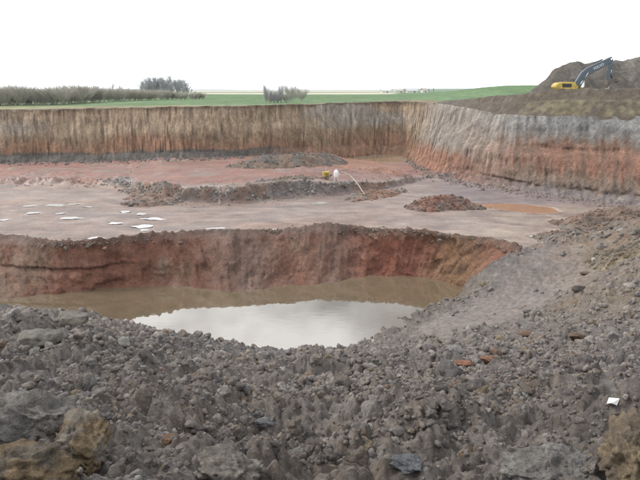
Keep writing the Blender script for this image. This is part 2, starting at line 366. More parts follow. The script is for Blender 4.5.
def build_pit_wall():
    nt_ = 46; t = np.r_[[-0.3], np.linspace(0, 1, nt_), [1.05, 1.15, 1.3]]
    S, T = np.meshgrid(ws, t, indexing='ij'); Tc = np.clip(T, 0, 1)
    b, r = wb[:, None, :], wr[:, None, :]
    right = sstep(corner_s + 3, corner_s + 26, S)
    # plan offset against height: a sloping foot, a steep middle, an easier top; the right-hand wall steps back at mid height
    foot = np.interp(Tc, [0, 0.12, 0.18, 0.55, 0.9, 1], [0, 0.24, 0.34, 0.66, 0.93, 1.0])
    step = np.interp(Tc, [0, 0.10, 0.30, 0.52, 0.58, 0.8, 1], [0, 0.20, 0.36, 0.52, 0.68, 0.86, 1.0])
    off = lerp(foot, step, right)
    zf = np.interp(Tc, [0, 0.12, 0.18, 1], [0, 0.12, 0.165, 1])
    pos = b + (r - b) * off[..., None]
    base_z = b[..., 2] - 0.7
    pos[..., 2] = base_z + (r[..., 2] - base_z) * zf
    out = (wr - wb); out[:, 2] = 0; out /= np.linalg.norm(out, axis=1)[:, None]; out = out[:, None, :]
    pos[..., 2] += np.minimum(T, 0) * 9
    over = np.clip(T - 1, 0, None)
    pos = pos + out * (over * 16)[..., None]
    # tooth marks of the digger: ribs running down the face, leaning a little
    lean = S + T * 2.5 * vnoise(S * 0.03, 0, 0, 90)
    ribs = 0.7 * np.abs(vnoise(lean * 0.8, T * 2.0, 0, 91)) + 1.0 * np.abs(vnoise(lean * 1.8 + 1.2 * T, T * 3.5, 0, 92))
    big = fbm(S * 0.09, T * 1.2, 0, 3, 93)
    amp = sstep(0.02, 0.2, T) * (1 - 0.75 * sstep(0.96, 1.0, T)) * (1 - 0.5 * right)
    disp = amp * ((0.66 - 0.25 * right * sstep(0.45, 0.6, T)) * (ribs - 0.45)) + 1.3 * big * sstep(0, 0.1, T) * (1 - 0.4 * sstep(0.9, 1, T)) + 0.35 * (1 - amp) * vnoise(S * 1.8, T * 30, 0, 94) * (T < 0.25)
    sA, sB = [ws[np.argmin(np.abs(q[:, 0] / q[:, 1] * FPX + 320 - u_))] for q, u_ in ((wb, 414), (wr, 484))]
    lay = np.abs(vnoise(S * 0.03, T * 9 + 0.4 * vnoise(S * 0.12, T, 0, 77), 0, 78)) + 0.5 * np.abs(vnoise(S * 0.08, T * 19, 0, 79))
    disp = disp + right * sstep(0.05, 0.2, T) * (0.75 * lay - 0.3 + 0.5 * fbm(S * 0.5, T * 7, 0, 3, 76))
    e_ = S - lerp(sA, sB, Tc) + 1.2 * vnoise(S * 0.2, T * 4, 0, 99)
    disp = disp + 1.7 * sstep(-1.0, 1.2, e_) * np.exp(-np.maximum(e_, 0) / 14.0) * sstep(0.0, 0.12, T) * (1 - sstep(0.85, 1.0, T))
    pos = pos - out * (disp * (1 - sstep(1.0, 1.15, T)))[..., None]
    pos[..., 2] += 0.30 * fbm(S * 0.4, T * 4, 0, 3, 95) * sstep(0.02, 0.3, T) + 0.3 * (1 - sstep(0.1, 0.22, T)) * np.abs(vnoise(S * 0.9, T * 14, 2, 97))
    fl = T > 1.0
    fz = field_h(pos[..., 0], pos[..., 1]) + np.where(T > 1.2, -0.5, 0.10) + 0.12 * vnoise(S * 0.8, T * 9, 0, 96)
    pos[..., 2] = np.where(fl, fz, pos[..., 2])
    c = wall_colour(S, Tc, pos[..., 0])
    c = np.where(fl[..., None], np.array((0.27, 0.25, 0.16)) * (1 + 0.3 * vnoise(S * 0.5, T * 5, 0, 98))[..., None], c)
    o = link('pit_wall', mesh_np('pit_wall', pos, grid_faces(*S.shape), c), M_wall)
    tag(o, 'tall striated clay face enclosing the far side of the pit', kind='structure')
build_pit_wall()

# ---- red wall of the flooded hole
HOLE = [((-260, 244), (-260, 312)), ((-150, 240), (-150, 306)), ((-60, 238), (-60, 302)), ((0, 238), (0, 299)), ((40, 242.5), (40, 295)), ((65, 244.5), (75, 292)), ((105, 243.5), (110, 288)), ((150, 238.5), (155, 287)), ((190, 235), (205, 287.5)),
        ((228, 234), (236, 292)), ((262, 233), (256, 289)), ((295, 231.5), (285, 286)), ((320, 228.5), (320, 284)), ((345, 229.5), (352, 278)), ((375, 231.5), (378, 275)), ((410, 233), (408, 275)), ((450, 238), (436, 280)), ((490, 243), (461, 288.5)), ((514, 249), (478, 298)), ((520, 256), (488, 306))]
hl = catmull([P(*a) for a, b in HOLE], 700); hb = catmull([P(*b, z=WATER_Z) for a, b in HOLE], 700)
_, hl, hb, hs = even((hl + hb) / 2, 760, hl, hb)
lip_a = np.arctan2(hl[:, 0], hl[:, 1]); o_ = np.argsort(lip_a); lip_a = lip_a[o_]; lip_r = np.hypot(hl[:, 0], hl[:, 1])[o_]
def build_hole_wall():
    t = np.r_[[-0.45, -0.3, -0.2, -0.12, -0.06, -0.03], np.linspace(0, 1.12, 50)]
    S, T = np.meshgrid(hs, t, indexing='ij'); Tc = np.clip(T, 0, 1.2)
    l, b = hl[:, None, :], hb[:, None, :]
    inn = hb - hl; inn[:, 2] = 0; inn /= np.linalg.norm(inn, axis=1)[:, None]; inn = inn[:, None, :]
    fl_z = floor_h(hl[:, 0], hl[:, 1], False)[:, None]
    under = sstep(0.25, 0.6, Tc)                                       # undercut seam on the left
    off = np.interp(Tc, [0, 0.1, 0.35, 0.75, 1.0, 1.12], [0, 0.16, 0.40, 0.72, 1.0, 1.25])
    zf = np.interp(Tc, [0, 0.1, 0.35, 0.75, 1.0, 1.12], [0, 0.06, 0.38, 0.80, 1.0, 1.10])
    pos = l + (b - l) * off[..., None] + inn * (np.minimum(T, 0) * 6.0)[..., None]
    pos[..., 2] = fl_z + (WATER_Z - fl_z) * zf
    rim = np.exp(-((T + 0.02) / 0.10) ** 2)
    crumble = 0.28 + 0.32 * fbm(S * 0.16, 0, 0, 3, 101) + 0.30 * np.abs(fbm(S * 0.9, T * 6, 0, 3, 102))
    pos[..., 2] += rim * crumble * 1.15 - 0.25 * sstep(-0.2, -0.45, T)
    amp = sstep(0.03, 0.15, T)
    lean = S + T * 1.5 * vnoise(S * 0.08, 0, 0, 103)
    ribs = np.abs(vnoise(lean * 1.5, T * 1.6, 0, 104)) + 0.5 * np.abs(vnoise(lean * 3.6, T * 4, 0, 105))
    seam = np.exp(-((T - 0.52 - 0.05 * vnoise(S * 0.1, 0, 0, 107)) / 0.05) ** 2) * sstep(0.0, 0.4, vnoise(S * 0.07, 1, 0, 108) + 0.35)
    left = 1 - sstep(P(170, 260, z=-2)[0], P(210, 260, z=-2)[0], pos[..., 0])
    disp = amp * (0.24 * ribs - 0.12 + 0.75 * fbm(S * 0.22, T * 1.5, 0, 3, 106) + 0.55 * fbm(S * 0.9, T * 4.5, 0, 4, 109)) - 0.55 * seam * left
    pos = pos + inn * disp[..., None]
    pos[..., 2] += (0.10 + 0.12 * rim) * fbm(S * 2.3, T * 14, 0, 3, 110)
    # colours: red clay with grey and buff flows; crumbly grey-brown lip
    tw = T + 0.06 * fbm(S * 0.2, T * 3, 0, 3, 111); st = fbm(S * 0.8 + T, T * 1.6, 0, 4, 112); pt = fbm(S * 0.12, T * 1.1, 0, 3, 113)
    c = np.zeros(T.shape + (3,)); c[:] = (0.27, 0.125, 0.08)
    c = mixcol(c, (0.26, 0.18, 0.125), sstep(0.0, 0.5, pt + 0.5 * st) * 0.85)
    px_ = lerp(320, 0, 0) + pos[..., 0] / pos[..., 1] * FPX
    gbulge = np.exp(-((px_ - 240) / 40) ** 2) + 0.8 * np.exp(-((px_ - 335) / 24) ** 2)
    c = mixcol(c, (0.225, 0.185, 0.155), np.clip(gbulge + 0.5 * st, 0, 1) * 0.6)
    c = mixcol(c, (0.32, 0.21, 0.11), np.exp(-((px_ - 460) / 26) ** 2) * 0.75)
    c = mixcol(c, (0.31, 0.11, 0.065), np.exp(-((px_ - 400) / 40) ** 2) * sstep(0.1, 0.3, tw) * 0.7)
    c = mixcol(c, (0.17, 0.125, 0.10), (1 - sstep(0.02, 0.16, tw)) * 0.75)
    c = mixcol(c, (0.21, 0.18, 0.145), (1 - sstep(-0.14, -0.02, tw)) * 0.7)
    c = c * np.array((0.68, 0.63, 0.62)) * (1 + 0.5 * st[..., None])
    o = link('hole_wall', mesh_np('hole_wall', pos, grid_faces(*S.shape), c), M_hole)
    tag(o, 'crumbling red clay bank above the far edge of the muddy pond', kind='structure')
build_hole_wall()

# ---- pit floor
def build_floor():
    az = np.r_[np.linspace(R(-62), R(-36), 60)[:-1], np.linspace(R(-36), R(37), 620), np.linspace(R(37), R(62), 60)[1:]]
    r0 = np.interp(az, lip_a, lip_r + 0.35); edge = lip_a[-1]
    r0 = np.where(az > edge, lerp(r0, 47, sstep(edge, edge + 0.03, az)), r0)
    r1 = np.interp(az, base_a, base_r) + 14
    k = np.linspace(0, 1, 240)
    A = az[:, None]; Rr = r0[:, None] * (r1 / r0)[:, None] ** k[None]
    X, Y = Rr * np.sin(A), Rr * np.cos(A)
    Z = floor_full(X, Y) - 2.5 * sstep(54, 48, Rr) * (A > edge - 0.005)
    bf, bh, e = bank_fac(X, Y); px_ = 320 + X / Y * FPX
    n1 = fbm(X * 0.05, Y * 0.16, 0, 4, 121); n2 = fbm(X * 0.30, Y * 0.8, 0, 4, 122); n3 = fbm(X * 0.4, Y * 0.4, 0, 4, 123)
    c = np.zeros(X.shape + (3,)); c[:] = (0.305, 0.250, 0.210)                                   # wet grey-pink lower floor
    c = mixcol(c, (0.36, 0.315, 0.265), sstep(-0.1, 0.5, n2 + 0.3 * n1))
    c = mixcol(c, (0.33, 0.235, 0.165), sstep(0.15, 0.6, n1) * 0.7)
    c = mixcol(c, (0.225, 0.195, 0.175), sstep(0.1, 0.5, -n2) * 0.7)
    pale = sstep(P(430, 230)[0], P(500, 230)[0], X) * (1 - sstep(70, 78, Y)) * sstep(-0.4, 0.2, n2)
    c = mixcol(c, (0.44, 0.395, 0.315), pale * 0.8)
    red = mixcol((0.295, 0.165, 0.125) * np.ones_like(c), (0.28, 0.215, 0.175), sstep(-0.1, 0.35, n2 + 0.5 * n1))
    red = mixcol(red, (0.29, 0.13, 0.09), sstep(0.0, 0.4, n1 + 0.5 * n3) * 0.8)
    c = mixcol(c, red, sstep(1.0, 6.0, e) * (1 - 0.6 * sstep(400, 440, px_)))
    face = np.clip(4 * bf * (1 - bf), 0, 1) * sstep(0.5, 1.2, bh)
    fc = mixcol((0.215, 0.20, 0.185) * np.ones_like(c), (0.31, 0.19, 0.12), sstep(-0.05, 0.3, fbm(X * 0.12, Y * 0.12, 0, 3, 124)))
    fb = fbm(X * 1.3, Y * 1.3, Z * 2, 3, 125)
    fc = fc * (0.80 + 0.55 * fb)[..., None]; fc = mixcol(fc, (0.30, 0.285, 0.27), sstep(0.25, 0.5, fbm(X * 0.35, Y * 0.35, 3, 3, 126)) * 0.7)
    c = mixcol(c, fc, sstep(0.05, 0.5, face))
    foot = sstep(88, 92, Y) * sstep(300, 340, px_) * (1 - sstep(385, 410, px_))
    c = mixcol(c, (0.36, 0.185, 0.09), foot * 0.6 * sstep(-0.2, 0.2, n1))
    c = mixcol(c, (0.255, 0.225, 0.225), sstep(430, 450, px_) * sstep(70, 77, Y) * 0.85)         # purplish strip under the right-hand wall
    c = c * np.array((0.70, 0.62, 0.625)) * (1 + 0.26 * n3[..., None])
    o = link('pit_floor', mesh_np('pit_floor', np.stack([X, Y, Z], -1), grid_faces(*X.shape)[:, ::-1], c), M_floor)
    tag(o, 'wet pinkish grey clay floor of the pit', kind='structure')
build_floor()

# ---- near rubble slope, ramp and right-hand bank
def near_colour(x, y, z):
    n1 = fbm(x * 0.16, y * 0.16, 0, 4, 131); n2 = fbm(x * 0.9, y * 0.9, 0, 4, 132); n3 = fbm(x * 3.2, y * 3.2, 0, 3, 133)
    c = np.zeros(np.shape(x) + (3,)); c[:] = (0.148, 0.137, 0.127)
    c = mixcol(c, (0.112, 0.108, 0.110), sstep(0.05, 0.45, -n1))
    c = mixcol(c, (0.18, 0.152, 0.125), sstep(0.2, 0.55, n2 + 0.4 * n1) * 0.55)
    c = mixcol(c, (0.20, 0.195, 0.185), sstep(0.1, 0.5, n3) * 0.5)
    c = mixcol(c, (0.205, 0.187, 0.177), ramp_mask(x, y) * 0.85)
    dd = np.hypot(x, y)
    far_r = sstep(30, 42, dd) * sstep(0.42, 0.5, x / np.maximum(y, 1))
    c = mixcol(c, (0.20, 0.165, 0.125), far_r * 0.35)
    c = mixcol(c, (0.185, 0.150, 0.100), far_r * sstep(0.05, 0.4, n1 + 0.4 * n2) * 0.5)
    fr = sstep(48, 56, dd) * sstep(0.35, 0.42, x / np.maximum(y, 1)) * sstep(-0.1, 0.3, n2)
    c = mixcol(c, (0.19, 0.135, 0.105), fr * 0.7)
    # pale silty splash line and wet margin by the water
    c = mixcol(c, (0.12, 0.105, 0.09), (1 - sstep(WATER_Z + 0.25, WATER_Z + 0.7, z)) * 0.6)
    return np.array((1.10, 1.03, 0.99)) * c * (1 + 0.25 * n3[..., None])
def build_near():
    az = np.r_[np.linspace(R(-80), R(-37), 50)[:-1], np.linspace(R(-37), R(37), 500), np.linspace(R(37), R(80), 50)[1:]]
    rr = np.geomspace(1.0, 84, 470)
    A, Q = np.meshgrid(az, rr, indexing='ij'); X, Y = Q * np.sin(A), Q * np.cos(A)
    Z = S1(X, Y)
    c = near_colour(X, Y, Z)
    f = grid_faces(*X.shape)[:, ::-1]; zf = Z.ravel()
    keep = (zf[f].max(1) > WATER_Z - 2.2); xf, yf = X.ravel()[f].mean(1), Y.ravel()[f].mean(1)
    keep &= ~((yf > 45) & (zf[f].max(1) < -0.45) & (np.arctan2(xf, yf) > lip_a[-1] - 0.02) & (np.hypot(xf, yf) > 58))
    o = link('near_slope', mesh_np('near_slope', np.stack([X, Y, Z], -1), f[keep], c), M_slope)
    tag(o, 'grey rubble slope falling from the viewer to the pond', kind='structure')
    return o
near = build_near()
# level ground behind the viewer
def build_back():
    xs = np.linspace(-160, 160, 60); ys = np.linspace(-160, 1.0, 40); X, Y = np.meshgrid(xs, ys, indexing='ij')
    Z = 13.2 + 0.3 * fbm(X * 0.1, Y * 0.1, 0, 3, 141) - 0.35 * sstep(-3, 0.5, Y)
    c = (0.15, 0.14, 0.125) * np.ones(X.shape + (3,))
    tag(link('back_ground', mesh_np('back_ground', np.stack([X, Y, Z], -1), grid_faces(*X.shape)[:, ::-1], c), M_slope), 'bare level ground behind the viewer', kind='structure')
build_back()

# ---- fields outside the pit, out to the horizon
def build_field():
    az = np.linspace(R(-80), R(80), 340)
    k = np.r_[0, np.geomspace(1.0, 6000, 230)]
    r0 = np.interp(az, rim_a, rim_r) + 0.8
    A = az[:, None] * np.ones((1, len(k))); Q = r0[:, None] + k[None]
    X, Y = Q * np.sin(A), Q * np.cos(A); Z = field_h(X, Y); px_ = 320 + np.tan(A) * FPX
    e = k[None] * np.ones_like(A); n = fbm(X * 0.03, Y * 0.03, 0, 3, 151)
    c = np.zeros(X.shape + (3,)); c[:] = (0.125, 0.19, 0.095)
    c = mixcol(c, (0.105, 0.175, 0.075), sstep(60, 160, e))
    ev = 11 + 9 * (1 - sstep(60, 300, px_)) + 6 * n + 14 * sstep(360, 430, px_)                              # rough dry verge
    c = mixcol(mixcol((0.235, 0.225, 0.13) * np.ones_like(c), (0.21, 0.165, 0.105), sstep(300, 380, px_)), c, sstep(ev - 3, ev + 3, e))
    strip = (1 - sstep(10, 70, px_)) * sstep(25, 30, e) * (1 - sstep(60, 66, e))
    c = mixcol(c, (0.25, 0.26, 0.15), strip * 0.7)
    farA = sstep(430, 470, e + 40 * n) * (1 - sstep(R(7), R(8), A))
    c = mixcol(c, (0.50, 0.47, 0.36), farA)                                                        # pale far field strips, white haze put into their colour
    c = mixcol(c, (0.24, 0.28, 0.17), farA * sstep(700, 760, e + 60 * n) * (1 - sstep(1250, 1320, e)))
    c = mixcol(c, (0.26, 0.30, 0.34), sstep(2500, 3200, e))  # blue haze of distance painted into the colour of the farthest hills
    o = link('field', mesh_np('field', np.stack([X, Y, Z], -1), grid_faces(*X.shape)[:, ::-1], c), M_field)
    tag(o, 'green winter crop fields reaching to the horizon', kind='structure')
build_field()

# ---- brown bank on top of the right-hand wall
EMB = [(432, 104, 0), (445, 102.3, 1), (470, 98.5, 2), (500, 95.5, 4), (530, 93, 5), (545, 90.4, 5), (558, 89.2, 5.5), (580, 89.0, 5.5), (600, 89.2, 6), (640, 89.5, 7), (760, 89, 9), (1000, 88, 12), (1400, 88, 14)]
def build_bank():
    us = np.r_[np.linspace(430, 660, 260), np.linspace(662, 1300, 60)]
    az = np.arctan((us - 320) / FPX / 1.0)
    crest_d = 7.0
    ks = np.r_[np.linspace(-0.3, 9, 34), np.linspace(10, 60, 24)]
    r0 = np.interp(az, rim_a, rim_r); X = np.zeros((len(us), len(ks))); Y = X.copy(); Z = X.copy(); e = X.copy()
    for i, (u, a) in enumerate(zip(us, az)):
        q = r0[i] + ks; X[i], Y[i] = q * math.sin(a), q * math.cos(a); e[i] = ks
        v = np.interp(u, [p[0] for p in EMB], [p[1] for p in EMB])
        zc = P(u, v, d=(r0[i] + crest_d) * math.cos(a))[2]
        base = field_h(X[i], Y[i]); b0 = np.interp(a, rim_a, rim_z)
        prof = np.interp(ks, [-0.3, 0.6, 3.2, 4.4, 6.0, 7.0, 9.0, 60], [-0.1, 0.02, 0.55, 0.62, 1.0, 1.0, 0.62, 0.62])
        Z[i] = np.where(ks < 0.0, b0 - 0.7, b0 + 0.05) + prof * (zc - b0)
    Z += sstep(0.6, 3, e) * (0.22 * fbm(X * 0.5, Y * 0.5, 0, 3, 161) + 0.12 * np.abs(fbm(X * 1.6, Y * 1.6, 0, 3, 162)))
    n = fbm(X * 0.35, Y * 0.35, 0, 4, 163); n2 = fbm(X * 1.4, Y * 1.4, 0, 3, 164); U = us[:, None] * np.ones_like(X)
    c = np.zeros(X.shape + (3,)); c[:] = (0.090, 0.072, 0.053)
    c = mixcol(c, (0.135, 0.112, 0.068), sstep(0.5, 1.0, e) * (1 - sstep(3.4, 4.4, e)) * sstep(500, 540, U) * sstep(-0.35, 0.2, n + 0.5 * n2))
    c = mixcol(c, (0.12, 0.105, 0.09), sstep(0.1, 0.5, n) * (1 - sstep(500, 540, U)) * 0.7)
    c = c * (1 + 0.35 * n2[..., None])
    o = link('embankment', mesh_np('embankment', np.stack([X, Y, Z], -1), grid_faces(*X.shape)[:, ::-1], c), M_mound)
    tag(o, 'brown earth embankment on top of the right-hand pit wall', kind='structure')
    return lambda u: (r0[int(np.argmin(np.abs(us - u)))] + crest_d)
emb_r = build_bank()

# ------------------------------------------------------------------ water
def water_sheet(name, poly, z, mat, label):
    me = bpy.data.meshes.new(name); bm = bmesh.new()
    vs = [bm.verts.new((float(x), float(y), z)) for x, y in poly]; f = bm.faces.new(vs)
    if f.normal.z < 0: f.normal_flip()
    bmesh.ops.triangulate(bm, faces=bm.faces[:]); bm.to_mesh(me); bm.free()
    for f in me.polygons:
        if f.normal.z < 0: f.flip()
    return tag(link(name, me, mat), label, kind='structure')
water_sheet('pond', [(-110, 30), (30, 30), (30, 47), (26, 50), (20, 56), (8, 59), (-110, 59)], WATER_Z, M_pond, 'still brown pond water in the flooded hole')
for (poly, z), nm, mt, lb in zip(POOLS, ('far_pool', 'orange_pool'), (water_mat('buff_water', (0.30, 0.22, 0.14), ior=1.4, rough=0.08), M_orange),
                                 ('shallow buff pool under the far corner of the pit wall', 'shallow orange pool at the foot of the right-hand pit wall')):
    c = np.mean(poly, 0); pl = catmull([np.r_[c + (q - c) * 1.12, 0] for q in poly] + [np.r_[c + (poly[0] - c) * 1.12, 0]], 60)[:-1, :2]
    water_sheet(nm, pl, z + 0.04, mt, lb)
for i, ((x, y, rx, ry), z) in enumerate(zip(pud_w, pud_z)):
    th = np.linspace(0, 2 * np.pi, 44, endpoint=False)
    w = 0.92 + 0.42 * vnoise(np.cos(th) * 1.4 + i * 7, np.sin(th) * 1.4, i, 171) + 0.08 * vnoise(np.cos(th) * 4 + i * 7, np.sin(th) * 4, i, 172)
    water_sheet('puddle', [(x + 1.15 * rx * w[k] * math.cos(th[k]), y + 1.15 * ry * w[k] * math.sin(th[k])) for k in range(44)], z - 0.025, M_puddle, 'bright rain puddle lying on the pit floor')

# ------------------------------------------------------------------ heaps of loose clay
def heap(name, ridge, slope, base_fn, colour_fn, label, cat='mound', rough=0.25, step=0.25, sink=0.25, mat=None, rel=True):
    """cones of tipped earth swept along a ridge of (x, y, z) points"""
    ridge = np.asarray(ridge, float)
    if len(ridge) > 1: ridge = catmull(ridge, 10 * len(ridge))
    zb = base_fn(ridge[:, 0], ridge[:, 1]); reach = (ridge[:, 2] - zb).max() / slope + 3.5
    xs = np.arange(ridge[:, 0].min() - reach, ridge[:, 0].max() + reach, step); ys = np.arange(ridge[:, 1].min() - reach, ridge[:, 1].max() + reach, step)
    X, Y = np.meshgrid(xs, ys, indexing='ij'); H = np.full(X.shape, -99.0)
    wx = X + 0.9 * fbm(X * 0.3, Y * 0.3, 0, 2, 181); wy = Y + 0.9 * fbm(X * 0.3, Y * 0.3, 5, 2, 182)
    for (x, y, z), zq in zip(ridge, zb): H = np.maximum(H, z - (zq if rel else 0) - slope * np.sqrt((wx - x) ** 2 + (wy - y) ** 2 + 0.3))
    H = H + rough * (fbm(X * 0.55, Y * 0.55, 0, 3, 183) + 0.7 * np.abs(fbm(X * 1.9, Y * 1.9, 0, 3, 184)))
    B = base_fn(X, Y); H = H + (B if rel else 0); Z = np.maximum(H, B - sink)
    f = grid_faces(*X.shape)[:, ::-1]; keep = (H - B + sink).ravel()[f].max(1) > 0
    f = f[keep]; used, inv = np.unique(f, return_inverse=True)
    c = colour_fn(X, Y, H - B); o_ = np.array([ridge[:, 0].mean(), ridge[:, 1].mean(), zb.mean()])
    V = np.stack([X, Y, Z], -1).reshape(-1, 3)[used] - o_
    me = mesh_np(name, V, inv.reshape(-1, 4), c.reshape(-1, 3)[used])
    ob = link(name, me, mat or M_mound); ob.location = [float(q) for q in o_]
    return tag(ob, label, cat)
def two_tone(a, b, sc=0.5, seed=191):
    return lambda X, Y, H: mixcol(np.asarray(a) * np.ones(X.shape + (3,)), b, sstep(-0.25, 0.3, fbm(X * sc, Y * sc, 0, 4, seed))) * (1 + 0.3 * vnoise(X * 2.2, Y * 2.2, 0, seed + 1))[..., None]
fl = lambda x, y: floor_h(x, y, False)
def on_floor(u, v, up):
    p = P(u, v); q = floor_h(np.array([p[0]]), np.array([p[1]]), False)[0]; p = P(u, v, z=q); return (p[0], p[1], q + up)
HEAPS = []
HEAPS.append(heap('clay_heap', [on_floor(238, 167, 0.9), on_floor(256, 166, 1.7), on_floor(276, 165, 2.0), on_floor(298, 164, 2.0), on_floor(330, 162, 1.8)], 0.5, fl, two_tone((0.105, 0.095, 0.085), (0.165, 0.115, 0.085)), 'long dark heap of clay at the foot of the far wall', step=0.3))
HEAPS.append(heap('clay_heap', [on_floor(262, 181.5, 0.25), on_floor(280, 180, 0.45), on_floor(298, 178.5, 0.55), on_floor(312, 178, 0.35)], 0.45, fl, two_tone((0.155, 0.142, 0.135), (0.20, 0.155, 0.12)), 'grey purple heap along the cut bank, left of the yellow pump', step=0.16, rough=0.35))
HEAPS.append(heap('rubble_heap', [on_floor(418, 208.5, 0.9), on_floor(436, 207, 1.75), on_floor(455, 206.5, 1.7), on_floor(472, 208, 1.0), on_floor(486, 209, 0.5)], 0.58, fl, two_tone((0.18, 0.095, 0.07), (0.13, 0.095, 0.08)), 'rust red rubble heap on the pit floor before the orange pool', step=0.14, rough=0.32))
HEAPS.append(heap('rubble_heap', [on_floor(350, 200.5, 0.45), on_floor(368, 197, 0.9), on_floor(386, 194, 0.7), on_floor(402, 191.5, 0.5)], 0.42, fl, two_tone((0.215, 0.13, 0.095), (0.20, 0.165, 0.14)), 'low reddish spill of rubble below the white tank', step=0.16))
HEAPS.append(heap('rubble_heap', [on_floor(122, 190, 0.15), on_floor(140, 191.5, 0.35), on_floor(152, 194, 0.3)], 0.40, fl, two_tone((0.20, 0.135, 0.105), (0.15, 0.125, 0.11)), 'small brown rubble heap behind the largest white puddle', step=0.16))
nearf = lambda x, y: np.maximum(S1(x, y, False), floor_h(x, y, False))
def on_near(u, v, up, d):
    p = P(u, v, d=d); q = float(nearf(np.array([p[0]]), np.array([p[1]]))[0]); return (p[0], p[1], q + up)
HEAPS.append(heap('rubble_heap', [on_near(570, 216, 0.9, 63), on_near(590, 214, 1.3, 62), on_near(610, 213, 1.2, 60), on_near(632, 214, 0.9, 58)], 0.5, nearf, two_tone((0.12, 0.088, 0.070), (0.17, 0.115, 0.09)), 'dark brown rubble ridge right of the orange pool', step=0.16))
HEAPS.append(heap('rubble_heap', [on_near(540, 235, 0.35, 57), on_near(560, 230, 0.7, 56.5), on_near(590, 228, 0.7, 55), on_near(612, 230, 0.6, 52)], 0.4, nearf, two_tone((0.165, 0.115, 0.09), (0.14, 0.118, 0.102)), 'low reddish rubble bank at the end of the haul ramp', step=0.14))
HEAPS.append(heap('earth_hump', [on_near(612, 247, 0.5, 46), on_near(630, 240, 1.0, 44), on_near(655, 232, 1.2, 42)], 0.5, nearf, two_tone((0.19, 0.15, 0.095), (0.15, 0.125, 0.095)), 'ochre brown earth hump at the right-hand edge above the ramp', step=0.12))
# the big grey spoil heap behind the digger
er = emb_r(600)
def embz(x, y): return np.full(np.shape(x), 13.6)
SP_D = er * 0.89 + 20
heap('spoil_heap', [P(566, 62.5, d=SP_D), P(578, 59.5, d=SP_D), P(590, 61.5, d=SP_D + 1), P(602, 58, d=SP_D), P(620, 58.5, d=SP_D + 2), P(640, 55.5, d=SP_D + 1), P(670, 56, d=SP_D + 2), P(720, 58, d=SP_D + 2), P(790, 66, d=SP_D)], 0.92, embz,
     two_tone((0.092, 0.080, 0.066), (0.125, 0.112, 0.095), 0.2), 'tall grey brown spoil heap behind the digger', 'spoil heap', rough=0.5, step=0.4, rel=False)

# ------------------------------------------------------------------ solid-shape helper
class MB:
    def __init__(s): s.bm = bmesh.new()
    def box(s, c, size, rot=None, bevel=0.0):
        m = Matrix.Translation(c) @ (rot.to_4x4() if rot else Matrix.Identity(4)) @ Matrix.Diagonal((*size, 1))
        r = bmesh.ops.create_cube(s.bm, size=1, matrix=m)
        if bevel: bmesh.ops.bevel(s.bm, geom=list({e for v in r['verts'] for e in v.link_edges}), offset=bevel, segments=2, affect='EDGES', profile=0.5)
        return s
    def prism(s, pts, y0, y1, bevel=0.0):
        """outline in x,z pushed through from y0 to y1"""
        a = [s.bm.verts.new((x, y0, z)) for x, z in pts]; b = [s.bm.verts.new((x, y1, z)) for x, z in pts]; n = len(pts)
        fs = [s.bm.faces.new(a), s.bm.faces.new(b[::-1])] + [s.bm.faces.new((a[i], b[i], b[(i + 1) % n], a[(i + 1) % n])) for i in range(n)]
        bmesh.ops.recalc_face_normals(s.bm, faces=fs)
        if bevel: bmesh.ops.bevel(s.bm, geom=list({e for f in fs for e in f.edges}), offset=bevel, segments=2, affect='EDGES', profile=0.5)
        return s
    def tube(s, pts, rad, n=8):
        pts = [Vector(p) for p in pts]; rr = rad if isinstance(rad, (list, tuple)) else [rad] * len(pts); rings = []
        for i, p in enumerate(pts):
            d = (pts[min(i + 1, len(pts) - 1)] - pts[max(i - 1, 0)]).normalized()
            u = d.orthogonal().normalized() if i == 0 else (u - d * u.dot(d)).normalized()
            w = d.cross(u)
            rings.append([s.bm.verts.new(p + rr[i] * (math.cos(2 * math.pi * k / n) * u + math.sin(2 * math.pi * k / n) * w)) for k in range(n)])
        for a, b in zip(rings[:-1], rings[1:]):
            for k in range(n): s.bm.faces.new((a[k], a[(k + 1) % n], b[(k + 1) % n], b[k]))
        s.bm.faces.new(rings[0][::-1]); s.bm.faces.new(rings[-1]); return s
    def build(s, name, mat, parent=None, smooth=False):
        me = bpy.data.meshes.new(name); s.bm.to_mesh(me); s.bm.free()
        if smooth:
            for f in me.polygons: f.use_smooth = True
        return link(name, me, mat, parent)

